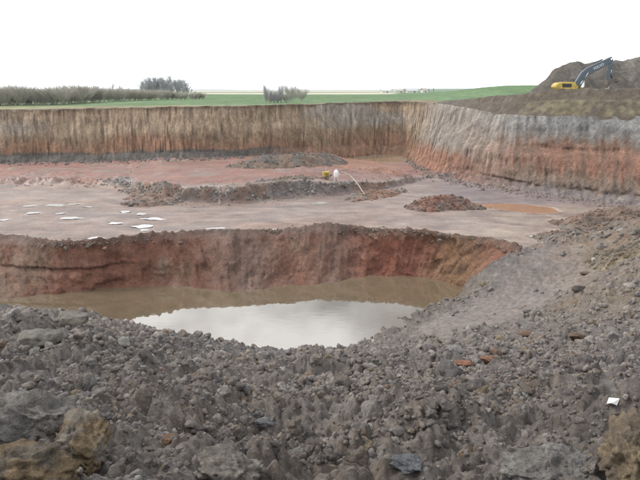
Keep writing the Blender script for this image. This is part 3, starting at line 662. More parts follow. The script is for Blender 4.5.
# ------------------------------------------------------------------ the digger on the embankment
Y_ = plain_mat('yellow_paint', (0.50, 0.36, 0.07), 0.55, var=0.35, scale=2.5)
G_ = plain_mat('slate_paint', (0.075, 0.10, 0.125), 0.4, var=0.2)
K_ = plain_mat('black_steel', (0.03, 0.03, 0.032), 0.6)
MUD = plain_mat('muddy_steel', (0.12, 0.10, 0.08), 0.85, var=0.3)
CH = plain_mat('chrome_rod', (0.7, 0.7, 0.7), 0.2, 1.0)
GL = plain_mat('cab_glass', (0.75, 0.80, 0.82), 0.06, 0.6, var=0.05)
WH = plain_mat('white_paint', (0.78, 0.78, 0.76), 0.5, var=0.06)
def build_digger():
    d = emb_r(572) * math.cos(math.atan((572 - 320) / FPX)) + 3.0
    base = P(568, 96.2, d=d); sc = d / FPX                     # metres per photo pixel there
    t = empty('excavator', base, R(-6))
    tag(t, 'yellow tracked digger with raised slate boom on the embankment', 'excavator')
    def X(u, v): return ((u - 568) * sc, (96.2 - v) * sc)       # pixel offsets from the slew centre, as metres in the machine's own plane
    for y0 in (-1.6, 1.0):
        tr = MB().prism([(-2.2, -0.25), (-1.9, -0.48), (1.9, -0.48), (2.2, -0.25), (2.25, 0.1), (1.9, 0.4), (-1.9, 0.4), (-2.25, 0.1)], y0, y0 + 0.6, 0.03).build('track', MUD, t)
        for x in (-1.9, -1.0, 0, 1.0, 1.9): MB().tube([(x, y0 - 0.03, -0.05), (x, y0 + 0.63, -0.05)], 0.33, 12).build('roller', K_, tr)
    MB().box((0, 0, 0.25), (1.6, 2.0, 0.35), bevel=0.03).tube([(0, 0, 0.3), (0, 0, 1.15)], 0.7, 20).build('slew_ring', K_, t)
    MB().prism([X(555.5, 90), X(574, 90), X(574, 87.6), X(570.5, 83.2), X(561, 83.0), X(556, 84)], -1.4, 1.4, 0.10).build('house', Y_, t)
    MB().prism([X(553.2, 87.5), X(553.6, 85.4), X(556.5, 83.4), X(558.3, 83.4), X(558.3, 90.2), X(555, 90)], -1.42, 1.42, 0.12).build('counterweight', Y_, t)
    MB().box((X(563.5, 86.5)[0], -1.41, X(0, 86.3)[1]), (1.5, 0.03, 0.6)).build('side_panel', K_, t)
    MB().tube([(X(562, 83)[0], 0.6, X(0, 83.2)[1]), (X(562, 0)[0], 0.6, X(0, 80.6)[1])], 0.07, 10).build('exhaust', K_, t)
    hr = MB()
    for x in (566.5, 570): hr.tube([(X(x, 0)[0], -1.2, X(0, 83.3)[1]), (X(x, 0)[0], -1.2, X(0, 80.8)[1])], 0.03, 6)
    hr.tube([(X(566.5, 0)[0], -1.2, X(0, 80.8)[1]), (X(570, 0)[0], -1.2, X(0, 80.8)[1])], 0.03, 6); hr.build('handrail', K_, t)
    cab = MB().prism([X(577.2, 90), X(582.6, 90), X(582.8, 84.5), X(581.6, 79.4), X(577.6, 79.2)], 0.35, 1.4, 0.06).build('cab', Y_, t)
    MB().prism([X(578.8, 88), X(582.0, 88), X(582.1, 84.3), X(581.1, 80.4), X(578.9, 80.3)], 0.31, 1.44, 0.02).build('cab_window', GL, cab)
    MB().prism([X(582.75, 87.4), X(583.0, 87.4), X(583.05, 84.4), X(582.2, 80.6), X(581.9, 80.6)], 0.45, 1.3, 0.01).build('windscreen', GL, cab)
    # boom, bent at the middle; stick hanging; bucket curled under it
    boom = MB().prism([X(571.5, 89.8), X(574.5, 90.2), X(578.6, 82.4), X(584.6, 76.2), X(594.5, 71.0), X(602.9, 65.6), X(604.0, 62.4), X(602.2, 60.4), X(593.5, 64.6), X(582.0, 70.0), X(577.2, 74.6), X(573.2, 82.4)], -0.36, 0.36, 0.07).build('boom', G_, t)
    MB().tube([(X(603, 0)[0], -0.42, X(0, 62.2)[1]), (X(603, 0)[0], 0.42, X(0, 62.2)[1])], 0.16, 12).build('pin', CH, boom)
    MB().prism([X(601.5, 61.0), X(603.2, 59.9), X(605.0, 62.6), X(604.7, 71), X(603.9, 82), X(601.9, 82.2), X(601.0, 73), X(601.6, 66)], -0.26, 0.26, 0.05).build('stick', G_, t)
    def cyl(name, a, b, y, r=0.10):
        a, b = X(*a), X(*b); m = ((a[0] * 0.45 + b[0] * 0.55), (a[1] * 0.45 + b[1] * 0.55))
        c = MB().tube([(a[0], y, a[1]), (m[0], y, m[1])], r, 12).build(name, G_, t, True)
        MB().tube([(m[0], y, m[1]), (b[0], y, b[1])], r * 0.55, 10).build('rod', CH, c, True)
    for y in (-0.52, 0.52): cyl('boom_cylinder', (576.5, 89), (583.2, 74.2), y)
    cyl('stick_cylinder', (587, 66.2), (602.6, 59.4), 0.0, 0.11)
    cyl('bucket_cylinder', (604.9, 64.5), (605.2, 77), 0.0, 0.08)
    MB().prism([X(604.2, 76.2), X(605.6, 76.4), X(607.2, 80.0), X(606.2, 80.6)], -0.16, 0.16, 0.02).build('bucket_link', K_, t)
    bk = MB().prism([X(602.0, 81.6), X(604.6, 80.4), X(608.2, 79.8), X(611.0, 81.2), X(611.6, 83.6), X(609.6, 82.8), X(606.2, 83.4), X(603.6, 86.0), X(602.6, 88.6), X(601.6, 85.4)], -0.75, 0.75, 0.03).build('bucket', MUD, t)
    for k in range(5):
        y = -0.62 + 0.31 * k; a, b, c = X(602.4, 87.4), X(603.6, 87.0), X(602.8, 90.0)
        MB().prism([a, b, c], y - 0.06, y + 0.06).build('tooth', CH, bk)
    # maker's lettering on the boom flank
    cu = bpy.data.curves.new('lettering', 'FONT'); cu.body = 'VOLVO'; cu.size = 0.62; cu.extrude = 0.004; cu.align_x = 'CENTER'; cu.align_y = 'CENTER'
    tmp = bpy.data.objects.new('lettering_tmp', cu); COL.objects.link(tmp)
    dg = bpy.context.evaluated_depsgraph_get(); dg.update(); me = bpy.data.meshes.new_from_object(tmp.evaluated_get(dg)); bpy.data.objects.remove(tmp)
    c0, c1 = X(587.5, 71.4), X(597.0, 66.4); ang = math.atan2(c1[1] - c0[1], c1[0] - c0[0])
    me.transform(Matrix.Translation(((c0[0] + c1[0]) / 2, -0.372, (c0[1] + c1[1]) / 2)) @ Matrix.Rotation(-ang, 4, 'Y') @ Matrix.Rotation(R(90), 4, 'X') @ Matrix.Diagonal((0.85, 1, 1, 1)))
    me.materials.clear(); link('lettering', me, WH, boom)
build_digger()

# ------------------------------------------------------------------ pump, tank and hose on the cut bank
def build_pump():
    pz = lambda u, v, d: P(u, v, d=d)
    d = P(331, 176, z=2.3)[1]; s = d / FPX
    g = lambda p: float(floor_full(np.array([p[0]]), np.array([p[1]]))[0])
    p = P(326, 175, d=d); z0 = g(p)
    t = empty('water_pump', (p[0], p[1], z0), R(8)); t.scale = (0.78,) * 3; tag(t, 'yellow box-shaped water pump on the cut bank, beside a white tank', 'pump')
    hous = MB().box((0, 0, 1.0), (1.3, 0.9, 1.05), bevel=0.06).build('housing', Y_, t)
    lv = MB()
    for k in range(5): lv.box((0.1, -0.46, 0.75 + 0.11 * k), (0.7, 0.03, 0.05))
    lv.build('louvre', K_, hous)
    MB().tube([(-0.4, 0.1, 1.5), (-0.4, 0.1, 1.85)], 0.05, 8).build('exhaust', K_, t)
    MB().box((0, 0, 0.42), (1.6, 0.8, 0.12), bevel=0.02).build('chassis', MUD, t)
    for y in (-0.5, 0.5):
        w = MB().tube([(0.1, y - 0.08, 0.32), (0.1, y + 0.08, 0.32)], 0.32, 18).build('wheel', K_, t)
        MB().tube([(0.1, y - 0.09, 0.32), (0.1, y + 0.09, 0.32)], 0.16, 12).build('rim', CH, w)
    MB().tube([(0.7, 0.1, 0.62), (1.0, 0.05, 0.7), (1.15, 0, 0.9)], 0.13, 10).build('outlet', G_, t)
    q = P(336.2, 178, d=d - 1.0); z1 = g(q)
    k = empty('water_tank', (q[0], q[1], z1 - 0.1), 0); k.scale = (0.78, 0.78, 0.88); tag(k, 'small white tank on legs beside the yellow pump', 'tank')
    prof = [(0.05, 2.05), (0.26, 2.0), (0.42, 1.82), (0.48, 1.55), (0.48, 1.0), (0.42, 0.78), (0.12, 0.6)]
    bm = bmesh.new(); rings = []
    for r_, z in prof: rings.append([bm.verts.new((r_ * math.cos(2 * math.pi * i / 20), r_ * math.sin(2 * math.pi * i / 20), z)) for i in range(20)])
    for a, b in zip(rings[:-1], rings[1:]):
        for i in range(20): bm.faces.new((a[i], b[i], b[(i + 1) % 20], a[(i + 1) % 20]))
    bm.faces.new(rings[0][::-1]); bm.faces.new(rings[-1]); bmesh.ops.recalc_face_normals(bm, faces=bm.faces[:])
    me = bpy.data.meshes.new('body'); bm.to_mesh(me); bm.free()
    for f in me.polygons: f.use_smooth = True
    link('body', me, WH, k)
    for i in range(4):
        a = math.pi / 4 + i * math.pi / 2
        MB().tube([(0.4 * math.cos(a), 0.4 * math.sin(a), 0.95), (0.52 * math.cos(a), 0.52 * math.sin(a), -0.25)], 0.04, 6).build('leg', WH, k)
    MB().tube([(0, 0, 2.0), (0, 0, 2.16)], 0.14, 12).build('cap', WH, k)
    MB().tube([(0.4, 0, 1.3), (0.75, -0.05, 1.32)], 0.09, 8).build('outlet', WH, k)
    # hose: from the tank's outlet, arching over the edge and down the bank
    pts = []
    for u, v, dd in [(341.5, 171.8, d - 1.0), (345, 173.0, d - 1.4), (349, 175.0, d - 2.0), (353, 178.4, d - 3.0), (356.5, 182.4, d - 4.5), (359.5, 186.8, d - 6.0), (362, 190.5, d - 7.0), (365, 194.5, d - 8.0)]:
        pts.append(P(u, v, d=dd))
    pts = catmull(pts, 40); o0 = pts[0].copy()
    for i in range(len(pts)): pts[i][2] = max(pts[i][2], float(fl(np.array([pts[i][0]]), np.array([pts[i][1]]))[0]) + 0.06)
    h = MB().tube([tuple(q - o0) for q in pts], 0.07, 10).build('discharge_hose', plain_mat('pale_hose', (0.38, 0.33, 0.26), 0.6), None, True)
    h.location = [float(q) for q in o0]; tag(h, 'pale hose arching from the white tank down the cut bank', 'hose')
build_pump()

# ------------------------------------------------------------------ bare trees and scrub beyond the pit
BARK = plain_mat('grey_bark', (0.28, 0.275, 0.28), 0.9, var=0.3)
TWIG = plain_mat('grey_twigs', (0.40, 0.40, 0.42), 0.9, var=0.3)
PALE = plain_mat('pale_twigs', (0.45, 0.43, 0.38), 0.9, var=0.25)
SCRUB = plain_mat('scrub_twigs', (0.40, 0.375, 0.315), 0.9, var=0.3)
def tree_meshes(seed, h, spread, stems=1, trunk=0.16, twig=0.05, levels=4, low=0.25):
    rd = random.Random(seed); T, C = [], []
    def seg(lst, a, b, ra, rb): lst.append((a, b, ra, rb))
    def grow(p, d, L, r_, lv):
        n = 3; q = p.copy(); dd = d.copy()
        for i in range(n):
            dd = (dd + Vector((rd.gauss(0, .12), rd.gauss(0, .12), 0.10))).normalized(); nq = q + dd * L / n
            seg(C if lv else T, q, nq, r_ * (1 - 0.25 * i / n), r_ * (1 - 0.25 * (i + 1) / n)); q = nq
            if lv < levels and (lv > 0 or (i + 1) / n > low):
                for k in range(2 if lv else 3):
                    a = rd.uniform(0, 2 * math.pi); sd = Vector((math.cos(a), math.sin(a), 0))
                    nd = (dd * rd.uniform(0.7, 1.1) + sd * rd.uniform(0.5, 1.0) * spread).normalized()
                    grow(q, nd, L * rd.uniform(0.42, 0.62), max(twig, r_ * 0.55), lv + 1)
    for k in range(stems):
        a = rd.uniform(0, 6.28); off = Vector((math.cos(a), math.sin(a), 0)) * (0 if stems == 1 else 0.03)
        lean = off * rd.uniform(3, 26) if stems > 1 else Vector((0, 0, 0))
        grow(off + Vector((0, 0, -0.3)), (Vector((0, 0, 1)) + lean).normalized(), h * rd.uniform(0.5, 0.62), trunk, 0)
    out = []
    for nm, lst in (('trunk', T), ('crown', C)):
        V, F = [], []
        for a, b, ra, rb in lst:
            d = (b - a).normalized(); u = d.orthogonal().normalized(); w = d.cross(u); i0 = len(V)
            for p, r_ in ((a, ra), (b, rb)):
                for k in range(3): V.append(p + r_ * (math.cos(2.094 * k) * u + math.sin(2.094 * k) * w))
            for k in range(3): F.append((i0 + k, i0 + (k + 1) % 3, i0 + 3 + (k + 1) % 3, i0 + 3 + k))
        V = np.array([tuple(v) for v in V]); out.append(mesh_np(nm, V, np.array(F), None))
    top = max(v.co.z for v in out[1].vertices)
    for me in out:
        co = np.empty(len(me.vertices) * 3, np.float32); me.vertices.foreach_get('co', co); me.vertices.foreach_set('co', co * (h / top)); me.update()
    return out
def plant(name, meshes, u, d, v=None, scale=1.0, mats=(None, None), rz=0.0, sxy=1.0):
    p = P(u, 100, d=d); z = float(field_h(np.array([p[0]]), np.array([p[1]]))[0])
    t = empty(name, (p[0], p[1], z), rz); t.scale = (scale * sxy, scale * sxy, scale)
    for me, nm, mt in zip(meshes, ('trunk', 'crown'), mats):
        if len(me.materials) == 0: me.materials.append(mt)
        link(nm, me, None, t)
    return t
trees = [tree_meshes(s, 10.0, 0.8, 1, 0.13, 0.022, 4, 0.2) for s in (1, 2, 3)]
rd = random.Random(5)
for i in range(26):
    u = 143 + 46 * (i + 0.5) / 26 + rd.uniform(-1.2, 1.2); e = math.sin(math.pi * (i + 0.5) / 26) ** 0.18
    t = plant('bare_tree', trees[i % 3], u, rd.uniform(268, 292), scale=rd.uniform(0.9, 1.06) * (0.70 + 0.32 * e), mats=(BARK, TWIG), rz=rd.uniform(0, 6), sxy=1.0)
    tag(t, 'leafless tree in the dense round copse on the skyline', 'tree', 'trees of the copse on the skyline')
shrubs = [tree_meshes(s, 4.2, 0.45, 22, 0.022, 0.013, 2, 0.1) for s in (11, 12, 13)]
for i in range(58):
    u = -46 + 250 * i / 57 + rd.uniform(-1.5, 1.5); d = np.interp(u, [-40, 60, 110, 205], [150, 158, 190, 235]) + rd.uniform(-3, 5)
    hs_ = np.interp(u, [-40, 55, 60, 120, 150, 205], [1.32, 1.30, 1.36, 1.20, 1.05, 0.75])
    t = plant('bare_shrub', shrubs[i % 3], u, d, scale=hs_ * rd.uniform(0.84, 1.08), mats=(SCRUB, SCRUB), rz=rd.uniform(0, 6), sxy=rd.uniform(1.1, 1.8))
    tag(t, 'leafless grey green shrub in the long hedgerow at the left', 'shrub', 'shrubs of the hedgerow beyond the pit')
sap = [tree_meshes(s, 7.0, 0.35, 1, 0.06, 0.022, 3, 0.3) for s in (21, 22)]
for k, (u, lb) in enumerate([(115, 'thin leafless sapling rising out of the hedgerow, left of its neighbour'), (122.5, 'thin leafless sapling rising out of the hedgerow, nearer the copse'), (141.5, 'slender pale sapling at the left flank of the copse')]):
    tag(plant('sapling', sap[k % 2], u, [205, 215, 262][k], scale=[1.0, 0.9, 1.15][k], mats=(BARK, TWIG), rz=k * 2.0), lb, 'tree')
bush = [tree_meshes(s, 5.0, 0.5, 16, 0.03, 0.014, 2, 0.1) for s in (31, 32)]
for u, d, sc_, sx_, m_, lb in [(266, 152, 1.15, 0.5, 0, 'tall thin bare bush on the rim, leftmost of the rim bushes'), (274, 152, 0.8, 1.2, 0, 'low bare bush on the rim between two tall thin ones'), (281, 153, 1.1, 0.5, 0, 'tall thin bare bush on the rim before the pale round bush'), (292, 185, 1.15, 1.5, 1, 'pale rounded bare bush behind the thin rim bushes'), (302, 188, 0.9, 1.5, 1, 'low pale bare bush at the right end of the rim bushes'), (270, 154, 0.6, 1.7, 1, 'short wide bare bush at the foot of the leftmost tall rim bush'), (277.5, 154, 0.62, 1.7, 1, 'short wide bare bush at the foot of the second tall rim bush'), (286, 156, 0.66, 1.6, 1, 'short pale bare bush just left of the rounded one')]:
    ms = [q.copy() for q in bush[int(u) % 2]]
    for q in ms: q.materials.clear()
    tag(plant('bare_bush', ms, u, d, scale=sc_, mats=((BARK, TWIG), (PALE, PALE))[m_], rz=u, sxy=sx_), lb, 'bush')

# ------------------------------------------------------------------ far farm buildings
ROOF = [plain_mat('grey_roof', (0.50, 0.50, 0.49), 0.8), plain_mat('tile_roof', (0.46, 0.40, 0.35), 0.85)]
RENDER_ = plain_mat('pale_render', (0.62, 0.61, 0.56), 0.85); PANE = plain_mat('dull_pane', (0.30, 0.31, 0.31), 0.4)
def barn(u, d, L, W, H, rise, rz, roof, label, nwin):
    p = P(u, 95, d=d); z = float(field_h(np.array([p[0]]), np.array([p[1]]))[0])
    t = empty('farm_building', (p[0], p[1], z - 0.3), rz); tag(t, label, 'building')
    w = MB().box((0, 0, H / 2), (L, W, H)); w.prism([(-L / 2, H), (L / 2, H), (L / 2, H + 0.01), (-L / 2, H + 0.01)], -W / 2, W / 2); w.build('wall', RENDER_, t)
    r_ = MB(); a = [(-W / 2 - 0.5, H - 0.2), (0, H + rise), (W / 2 + 0.5, H - 0.2), (W / 2 + 0.5, H + 0.1), (0, H + rise + 0.35), (-W / 2 - 0.5, H + 0.1)]
    r_.prism(a, -L / 2 - 0.4, L / 2 + 0.4); bmesh.ops.rotate(r_.bm, verts=r_.bm.verts[:], cent=(0, 0, 0), matrix=Matrix.Rotation(R(90), 3, 'Z')); r_.build('roof', ROOF[roof], t)
    for k in range(nwin): MB().box((-L / 2 + L * (k + 0.5) / nwin, -W / 2 - 0.02, H * 0.55), (1.0, 0.12, 0.9)).build('window', PANE, t)
    MB().box((L * 0.18 if nwin % 2 == 0 else L * 0.05, -W / 2 - 0.03, 1.2), (2.2, 0.10, 2.4)).build('door', MUD, t)
barn(386, 820, 15, 9, 3.2, 1.6, 0.1, 0, 'long pale farm building, leftmost of the far group', 5)
barn(400, 880, 11, 9, 3.4, 2.0, -0.2, 1, 'pale farmhouse with brown roof in the middle of the far group', 4)
barn(412, 830, 16, 10, 3.2, 1.6, 0.0, 0, 'long low grey roofed barn in the far group', 6)
barn(424, 840, 8, 8, 4.2, 2.2, 0.25, 1, 'tall pale farmhouse at the right end of the far group', 3)
far_t = [tree_meshes(s, 7.0, 0.6, 1, 0.2, 0.12, 3) for s in (41, 42)]
for i, u in enumerate([380, 392, 404.5, 417, 428, 433]):
    tag(plant('farm_tree', far_t[i % 2], u, 850 + 10 * (i % 3), scale=0.8 + 0.1 * (i % 3), mats=(BARK, TWIG), rz=i), 'small leafless tree among the far farm buildings', 'tree', 'trees among the far farm buildings')

# ------------------------------------------------------------------ clods and blocks on the near slope
def ico(sub):
    bm = bmesh.new(); bmesh.ops.create_icosphere(bm, subdivisions=sub, radius=1.0); bm.verts.ensure_lookup_table()
    V = np.array([v.co[:] for v in bm.verts]); F = np.array([[v.index for v in f.verts] for f in bm.faces]); bm.free(); return V, F
def clod_shape(sub, seed, rough=0.55, cuts=6):
    V, F = ico(sub); r_ = np.random.default_rng(seed)
    q = V.copy()
    for k in range(cuts):                                        # broken facets
        n = r_.normal(size=3); n /= np.linalg.norm(n); h = r_.uniform(0.55, 0.9)
        over = np.maximum(q @ n - h, 0); q = q - over[:, None] * n * 0.85
    d = fbm(V[:, 0] * 1.7 + seed, V[:, 1] * 1.7, V[:, 2] * 1.7, 2, seed) + 0.75 * np.abs(fbm(V[:, 0] * 3.1 + seed, V[:, 1] * 3.1, V[:, 2] * 3.1, 2, seed + 9)) - 0.2 + 0.25 * vnoise(V[:, 0] * 8, V[:, 1] * 8 + seed, V[:, 2] * 8, seed + 11)
    q = q * (1 + rough * d)[:, None] * np.array([1.0, r_.uniform(0.75, 1.0), r_.uniform(0.6, 0.85)])
    return q, F
GREYS = np.array((1.38, 1.29, 1.245)) * np.array([(0.160, 0.150, 0.143), (0.140, 0.132, 0.127), (0.178, 0.168, 0.158), (0.128, 0.124, 0.124), (0.165, 0.148, 0.128), (0.150, 0.138, 0.124), (0.188, 0.180, 0.170)])
SPECIAL = 1.2 * np.array([(0.195, 0.150, 0.100), (0.185, 0.125, 0.095), (0.150, 0.118, 0.09), (0.25, 0.24, 0.22)])
def clod_colours(x, y, n):
    c = GREYS[rng.integers(0, len(GREYS), n)] * rng.uniform(0.85, 1.15, (n, 1))
    sp = rng.random(n) < (0.04 + 0.08 * (fbm(x * 0.4, y * 0.4, 0, 2, 201) > 0.2))
    c[sp] = SPECIAL[rng.integers(0, len(SPECIAL), sp.sum())] * rng.uniform(0.8, 1.1, (sp.sum(), 1))
    return c
def rot_mats(n):
    q = rng.normal(size=(n, 4)); q /= np.linalg.norm(q, axis=1)[:, None]; w, x, y, z = q.T
    return np.stack([np.stack([1 - 2 * (y * y + z * z), 2 * (x * y - w * z), 2 * (x * z + w * y)], -1), np.stack([2 * (x * y + w * z), 1 - 2 * (x * x + z * z), 2 * (y * z - w * x)], -1), np.stack([2 * (x * z - w * y), 2 * (y * z + w * x), 1 - 2 * (x * x + y * y)], -1)], 1)
shapes = {1: [clod_shape(1, 300 + i, 0.2, 0) for i in range(6)], 2: [clod_shape(2, 320 + i) for i in range(10)], 3: [clod_shape(3, 340 + i) for i in range(12)]}
pos, rad = [], []
for r0_, r1_, k_, rmin in [(2.5, 9, 330, 0.020), (9, 15, 84, 0.038), (15, 24, 34, 0.056), (24, 36, 14, 0.080), (36, 64, 5.0, 0.11)]:
    aw = R(46) if r0_ < 20 else R(40); area = (r1_ ** 2 - r0_ ** 2) * aw; n = int(area * k_)
    a = rng.uniform(-aw, aw, n); r_ = np.sqrt(rng.uniform(r0_ ** 2, r1_ ** 2, n)); x, y = r_ * np.sin(a), r_ * np.cos(a)
    s = rmin * rng.random(n) ** (-1 / 2.15); pn = fbm(x * 0.7, y * 0.7, 3, 3, 231); s = np.minimum(s * (0.95 + 0.9 * pn), np.minimum(0.075 + 0.009 * r_, 0.30) * rng.uniform(0.55, 1, n) * np.where(rng.random(n) < 0.06, 1.8, 1.0) * (1 + 0.6 * pn)); s = np.maximum(s, rmin * 0.7)
    z = S1(x, y)
    dens = 0.16 + 1.1 * sstep(-0.35, 0.3, fbm(x * 0.5, y * 0.5, 0, 3, 211) + 0.3 * pn); dens = dens * (1 - 0.93 * ramp_mask(x, y))
    keep = (rng.random(n) < dens) & (z > WATER_Z - 0.05) & ~((z < floor_h(x, y, False) - 0.1) & (y > 48))
    pos.append(np.stack([x, y, z], -1)[keep]); rad.append(s[keep])
# crumbs along the pond's far lip and on the heaps of the floor
n = 3000; k = rng.integers(0, len(hl), n); inn = hb[k] - hl[k]; inn[:, 2] = 0; inn /= np.linalg.norm(inn, axis=1)[:, None]
s = 0.06 * rng.random(n) ** (-1 / 2.2); s = np.minimum(s, 0.27); off = rng.normal(-0.45, 0.75, n)
lp = hl[k] + inn * off[:, None]; lp[:, 2] = floor_h(lp[:, 0], lp[:, 1], False) + 0.25 * np.exp(-(off / 0.8) ** 2) - 0.3 * np.maximum(off, 0) - 0.4 * s
lip_pos, lip_rad = lp, s
pos, rad = np.concatenate(pos), np.concatenate(rad)
pos[:, 2] += rad * rng.uniform(-0.35, 0.15, len(rad))
dist = np.linalg.norm(pos - np.array([0, 0, EYE]), axis=1)
app = rad / dist
dep = pos[:, 1] * CP - (pos[:, 2] - EYE) * SP; uu = 320 + FPX * pos[:, 0] / dep; vv = 240 - FPX * (pos[:, 1] * SP + (pos[:, 2] - EYE) * CP) / dep
inview = (uu > 0) & (uu < 640) & (vv < 480)
order = np.argsort(-(app * inview)); big = order[:300]; rest = order[300:]
def joined(p, s, cols, R3, shp):
    """many small clods as one mesh"""
    V, F, C, base = [], [], [], 0
    pick = rng.integers(0, len(shp), len(p))
    for i, (v, f) in enumerate(shp):
        m = pick == i; nn = int(m.sum())
        if nn == 0: continue
        q = np.einsum('nij,vj->nvi', R3[m], v) * s[m][:, None, None] + p[m][:, None, :]
        V.append(q.reshape(-1, 3)); C.append(np.repeat(cols[m], len(v), 0))
        F.append((f[None] + (np.arange(nn) * len(v))[:, None, None] + base).reshape(-1, 3)); base += nn * len(v)
    return np.concatenate(V), np.concatenate(F), np.concatenate(C)
V_, F_, C_, b_ = [], [], [], 0
ar = app[rest] * FPX
for lv, lo, hi in ((3, 6.0, 99), (2, 2.9, 6.0), (1, 0, 2.9)):
    m = rest[(ar >= lo) & (ar < hi)]
    if len(m) == 0: continue
    v, f, c = joined(pos[m], rad[m], clod_colours(pos[m, 0], pos[m, 1], len(m)), rot_mats(len(m)), shapes[lv])
    V_.append(v); F_.append(f + b_); C_.append(c); b_ += len(v); print('clods', lv, len(m), len(f))
tag(link('small_clods', mesh_np('small_clods', np.concatenate(V_), np.concatenate(F_), np.concatenate(C_)), M_clod, near), kind='stuff')
lipc = np.array([(0.165, 0.125, 0.10), (0.19, 0.15, 0.12), (0.20, 0.12, 0.088), (0.16, 0.135, 0.115)])[rng.integers(0, 4, len(lip_pos))] * rng.uniform(0.75, 1.2, (len(lip_pos), 1))
big_ = lip_rad > 0.16; R3_ = rot_mats(len(lip_pos))
v1, f1, c1 = joined(lip_pos[big_], lip_rad[big_], lipc[big_], R3_[big_], shapes[2]); v2, f2, c2 = joined(lip_pos[~big_], lip_rad[~big_], lipc[~big_], R3_[~big_], shapes[1])
v, f, c = np.concatenate([v1, v2]), np.concatenate([f1, f2 + len(v1)]), np.concatenate([c1, c2])
tag(link('crumbled_clay', mesh_np('crumbled_clay', v, f, c), M_clod, bpy.data.objects['hole_wall']), kind='stuff')
# rubble on the floor: along the cut bank, on and around the heaps, at the foot of the walls
def scatter(n, x, y, z, smin, smax, tints, keep=None):
    k = np.ones(len(x), bool) if keep is None else keep
    s = np.minimum(smin * rng.random(len(x)) ** (-1 / 2.2), smax)[k]
    c = np.asarray(tints)[rng.integers(0, len(tints), len(x))][k] * rng.uniform(0.75, 1.2, (k.sum(), 1))
    return np.stack([x, y, z], -1)[k] - np.array([0, 0, 0.2]) * s[:, None], s, c
parts = []
n = 30000; a = rng.uniform(R(-36), R(20), n); r_ = np.interp(a, bank_a, bank_r) + rng.normal(1.0, 2.2, n); x, y = r_ * np.sin(a), r_ * np.cos(a)
bf, bh, e = bank_fac(x, y); kp = rng.random(n) < (4 * bf * (1 - bf) * 0.22 + 0.03 * (fbm(x * 0.3, y * 0.3, 0, 2, 221) > 0.1)) * np.clip(bh / 1.5, 0.1, 1)
parts.append(scatter(n, x, y, floor_full(x, y), 0.09, 0.38, [(0.20, 0.185, 0.17), (0.155, 0.14, 0.125), (0.22, 0.15, 0.11), (0.26, 0.245, 0.23)], kp))
n = 2600; k = rng.integers(0, len(wb), n); dirv = wb[k] - wr[k]; dirv[:, 2] = 0; dirv /= np.linalg.norm(dirv, axis=1)[:, None]
q = wb[k] + dirv * rng.normal(0.6, 1.6, n)[:, None]; tint = np.where((ws[k] < corner_s - 45)[:, None], (0.12, 0.112, 0.105), (0.19, 0.15, 0.125))
pp = np.stack([q[:, 0], q[:, 1], floor_full(q[:, 0], q[:, 1])], -1); parts.append((pp, np.minimum(0.12 * rng.random(n) ** (-1 / 2.2), 0.45), tint * rng.uniform(0.75, 1.2, (n, 1))))
n = 9000; a = rng.uniform(R(-36), R(32), n); y = rng.uniform(56, 118, n); x = y * np.tan(a); f1 = fbm(x * 0.09, y * 0.09, 0, 3, 222)
bf, bh, e = bank_fac(x, y); kp = (f1 > 0.22) & (rng.random(n) < sstep(0.2, 0.5, f1)) & (np.hypot(x, y) > np.interp(np.arctan2(x, y), lip_a, lip_r) + 1) & (np.hypot(x, y) < np.interp(np.arctan2(x, y), base_a, base_r)) & (e > 1)
parts.append(scatter(n, x, y, floor_full(x, y), 0.07, 0.26, [(0.22, 0.15, 0.12), (0.20, 0.165, 0.14), (0.24, 0.13, 0.095)], kp))
for ob in HEAPS:
    co = np.empty(len(ob.data.vertices) * 3, np.float32); ob.data.vertices.foreach_get('co', co); co = co.reshape(-1, 3) + np.array(ob.location)
    cc = np.empty(len(ob.data.vertices) * 4, np.float32); ob.data.color_attributes['Col'].data.foreach_get('color', cc); cc = cc.reshape(-1, 4)[:, :3]
    k = rng.integers(0, len(co), 700); s = np.minimum(0.07 * rng.random(700) ** (-1 / 2.2), 0.30)
    v, f, c = joined(co[k] - np.array(ob.location), s, cc[k] * rng.uniform(0.8, 1.25, (700, 1)), rot_mats(700), shapes[1])
    tag(link('loose_lumps', mesh_np('loose_lumps', v, f, c), M_clod, ob), kind='stuff')
pp, ss, cc = [np.concatenate(q) for q in zip(*parts)]; print('floor rubble', len(pp))
v, f, c = joined(pp, ss, cc, rot_mats(len(pp)), shapes[1])
tag(link('floor_rubble', mesh_np('floor_rubble', v, f, c), M_clod, bpy.data.objects['pit_floor']), kind='stuff')
# the clods that show largest: one object each, shared shapes and tints
clod_me = []
for i, (v, f) in enumerate(shapes[3]):
    for j in range(3):
        c = GREYS[(i * 3 + j) % len(GREYS)] if (i * 3 + j) % 17 else SPECIAL[(i + j) % 4]
        clod_me.append(mesh_np('clod', v, f, np.ones((len(v), 1)) * c))
for me in clod_me: me.materials.append(M_clod)
for i in big:
    o = link('clod', clod_me[int(rng.integers(0, len(clod_me)))], None, near)
    o.location = [float(q) for q in pos[i]]; o.rotation_euler = [float(q) for q in rng.uniform(0, 6.28, 3)]; o.scale = [float(rad[i])] * 3

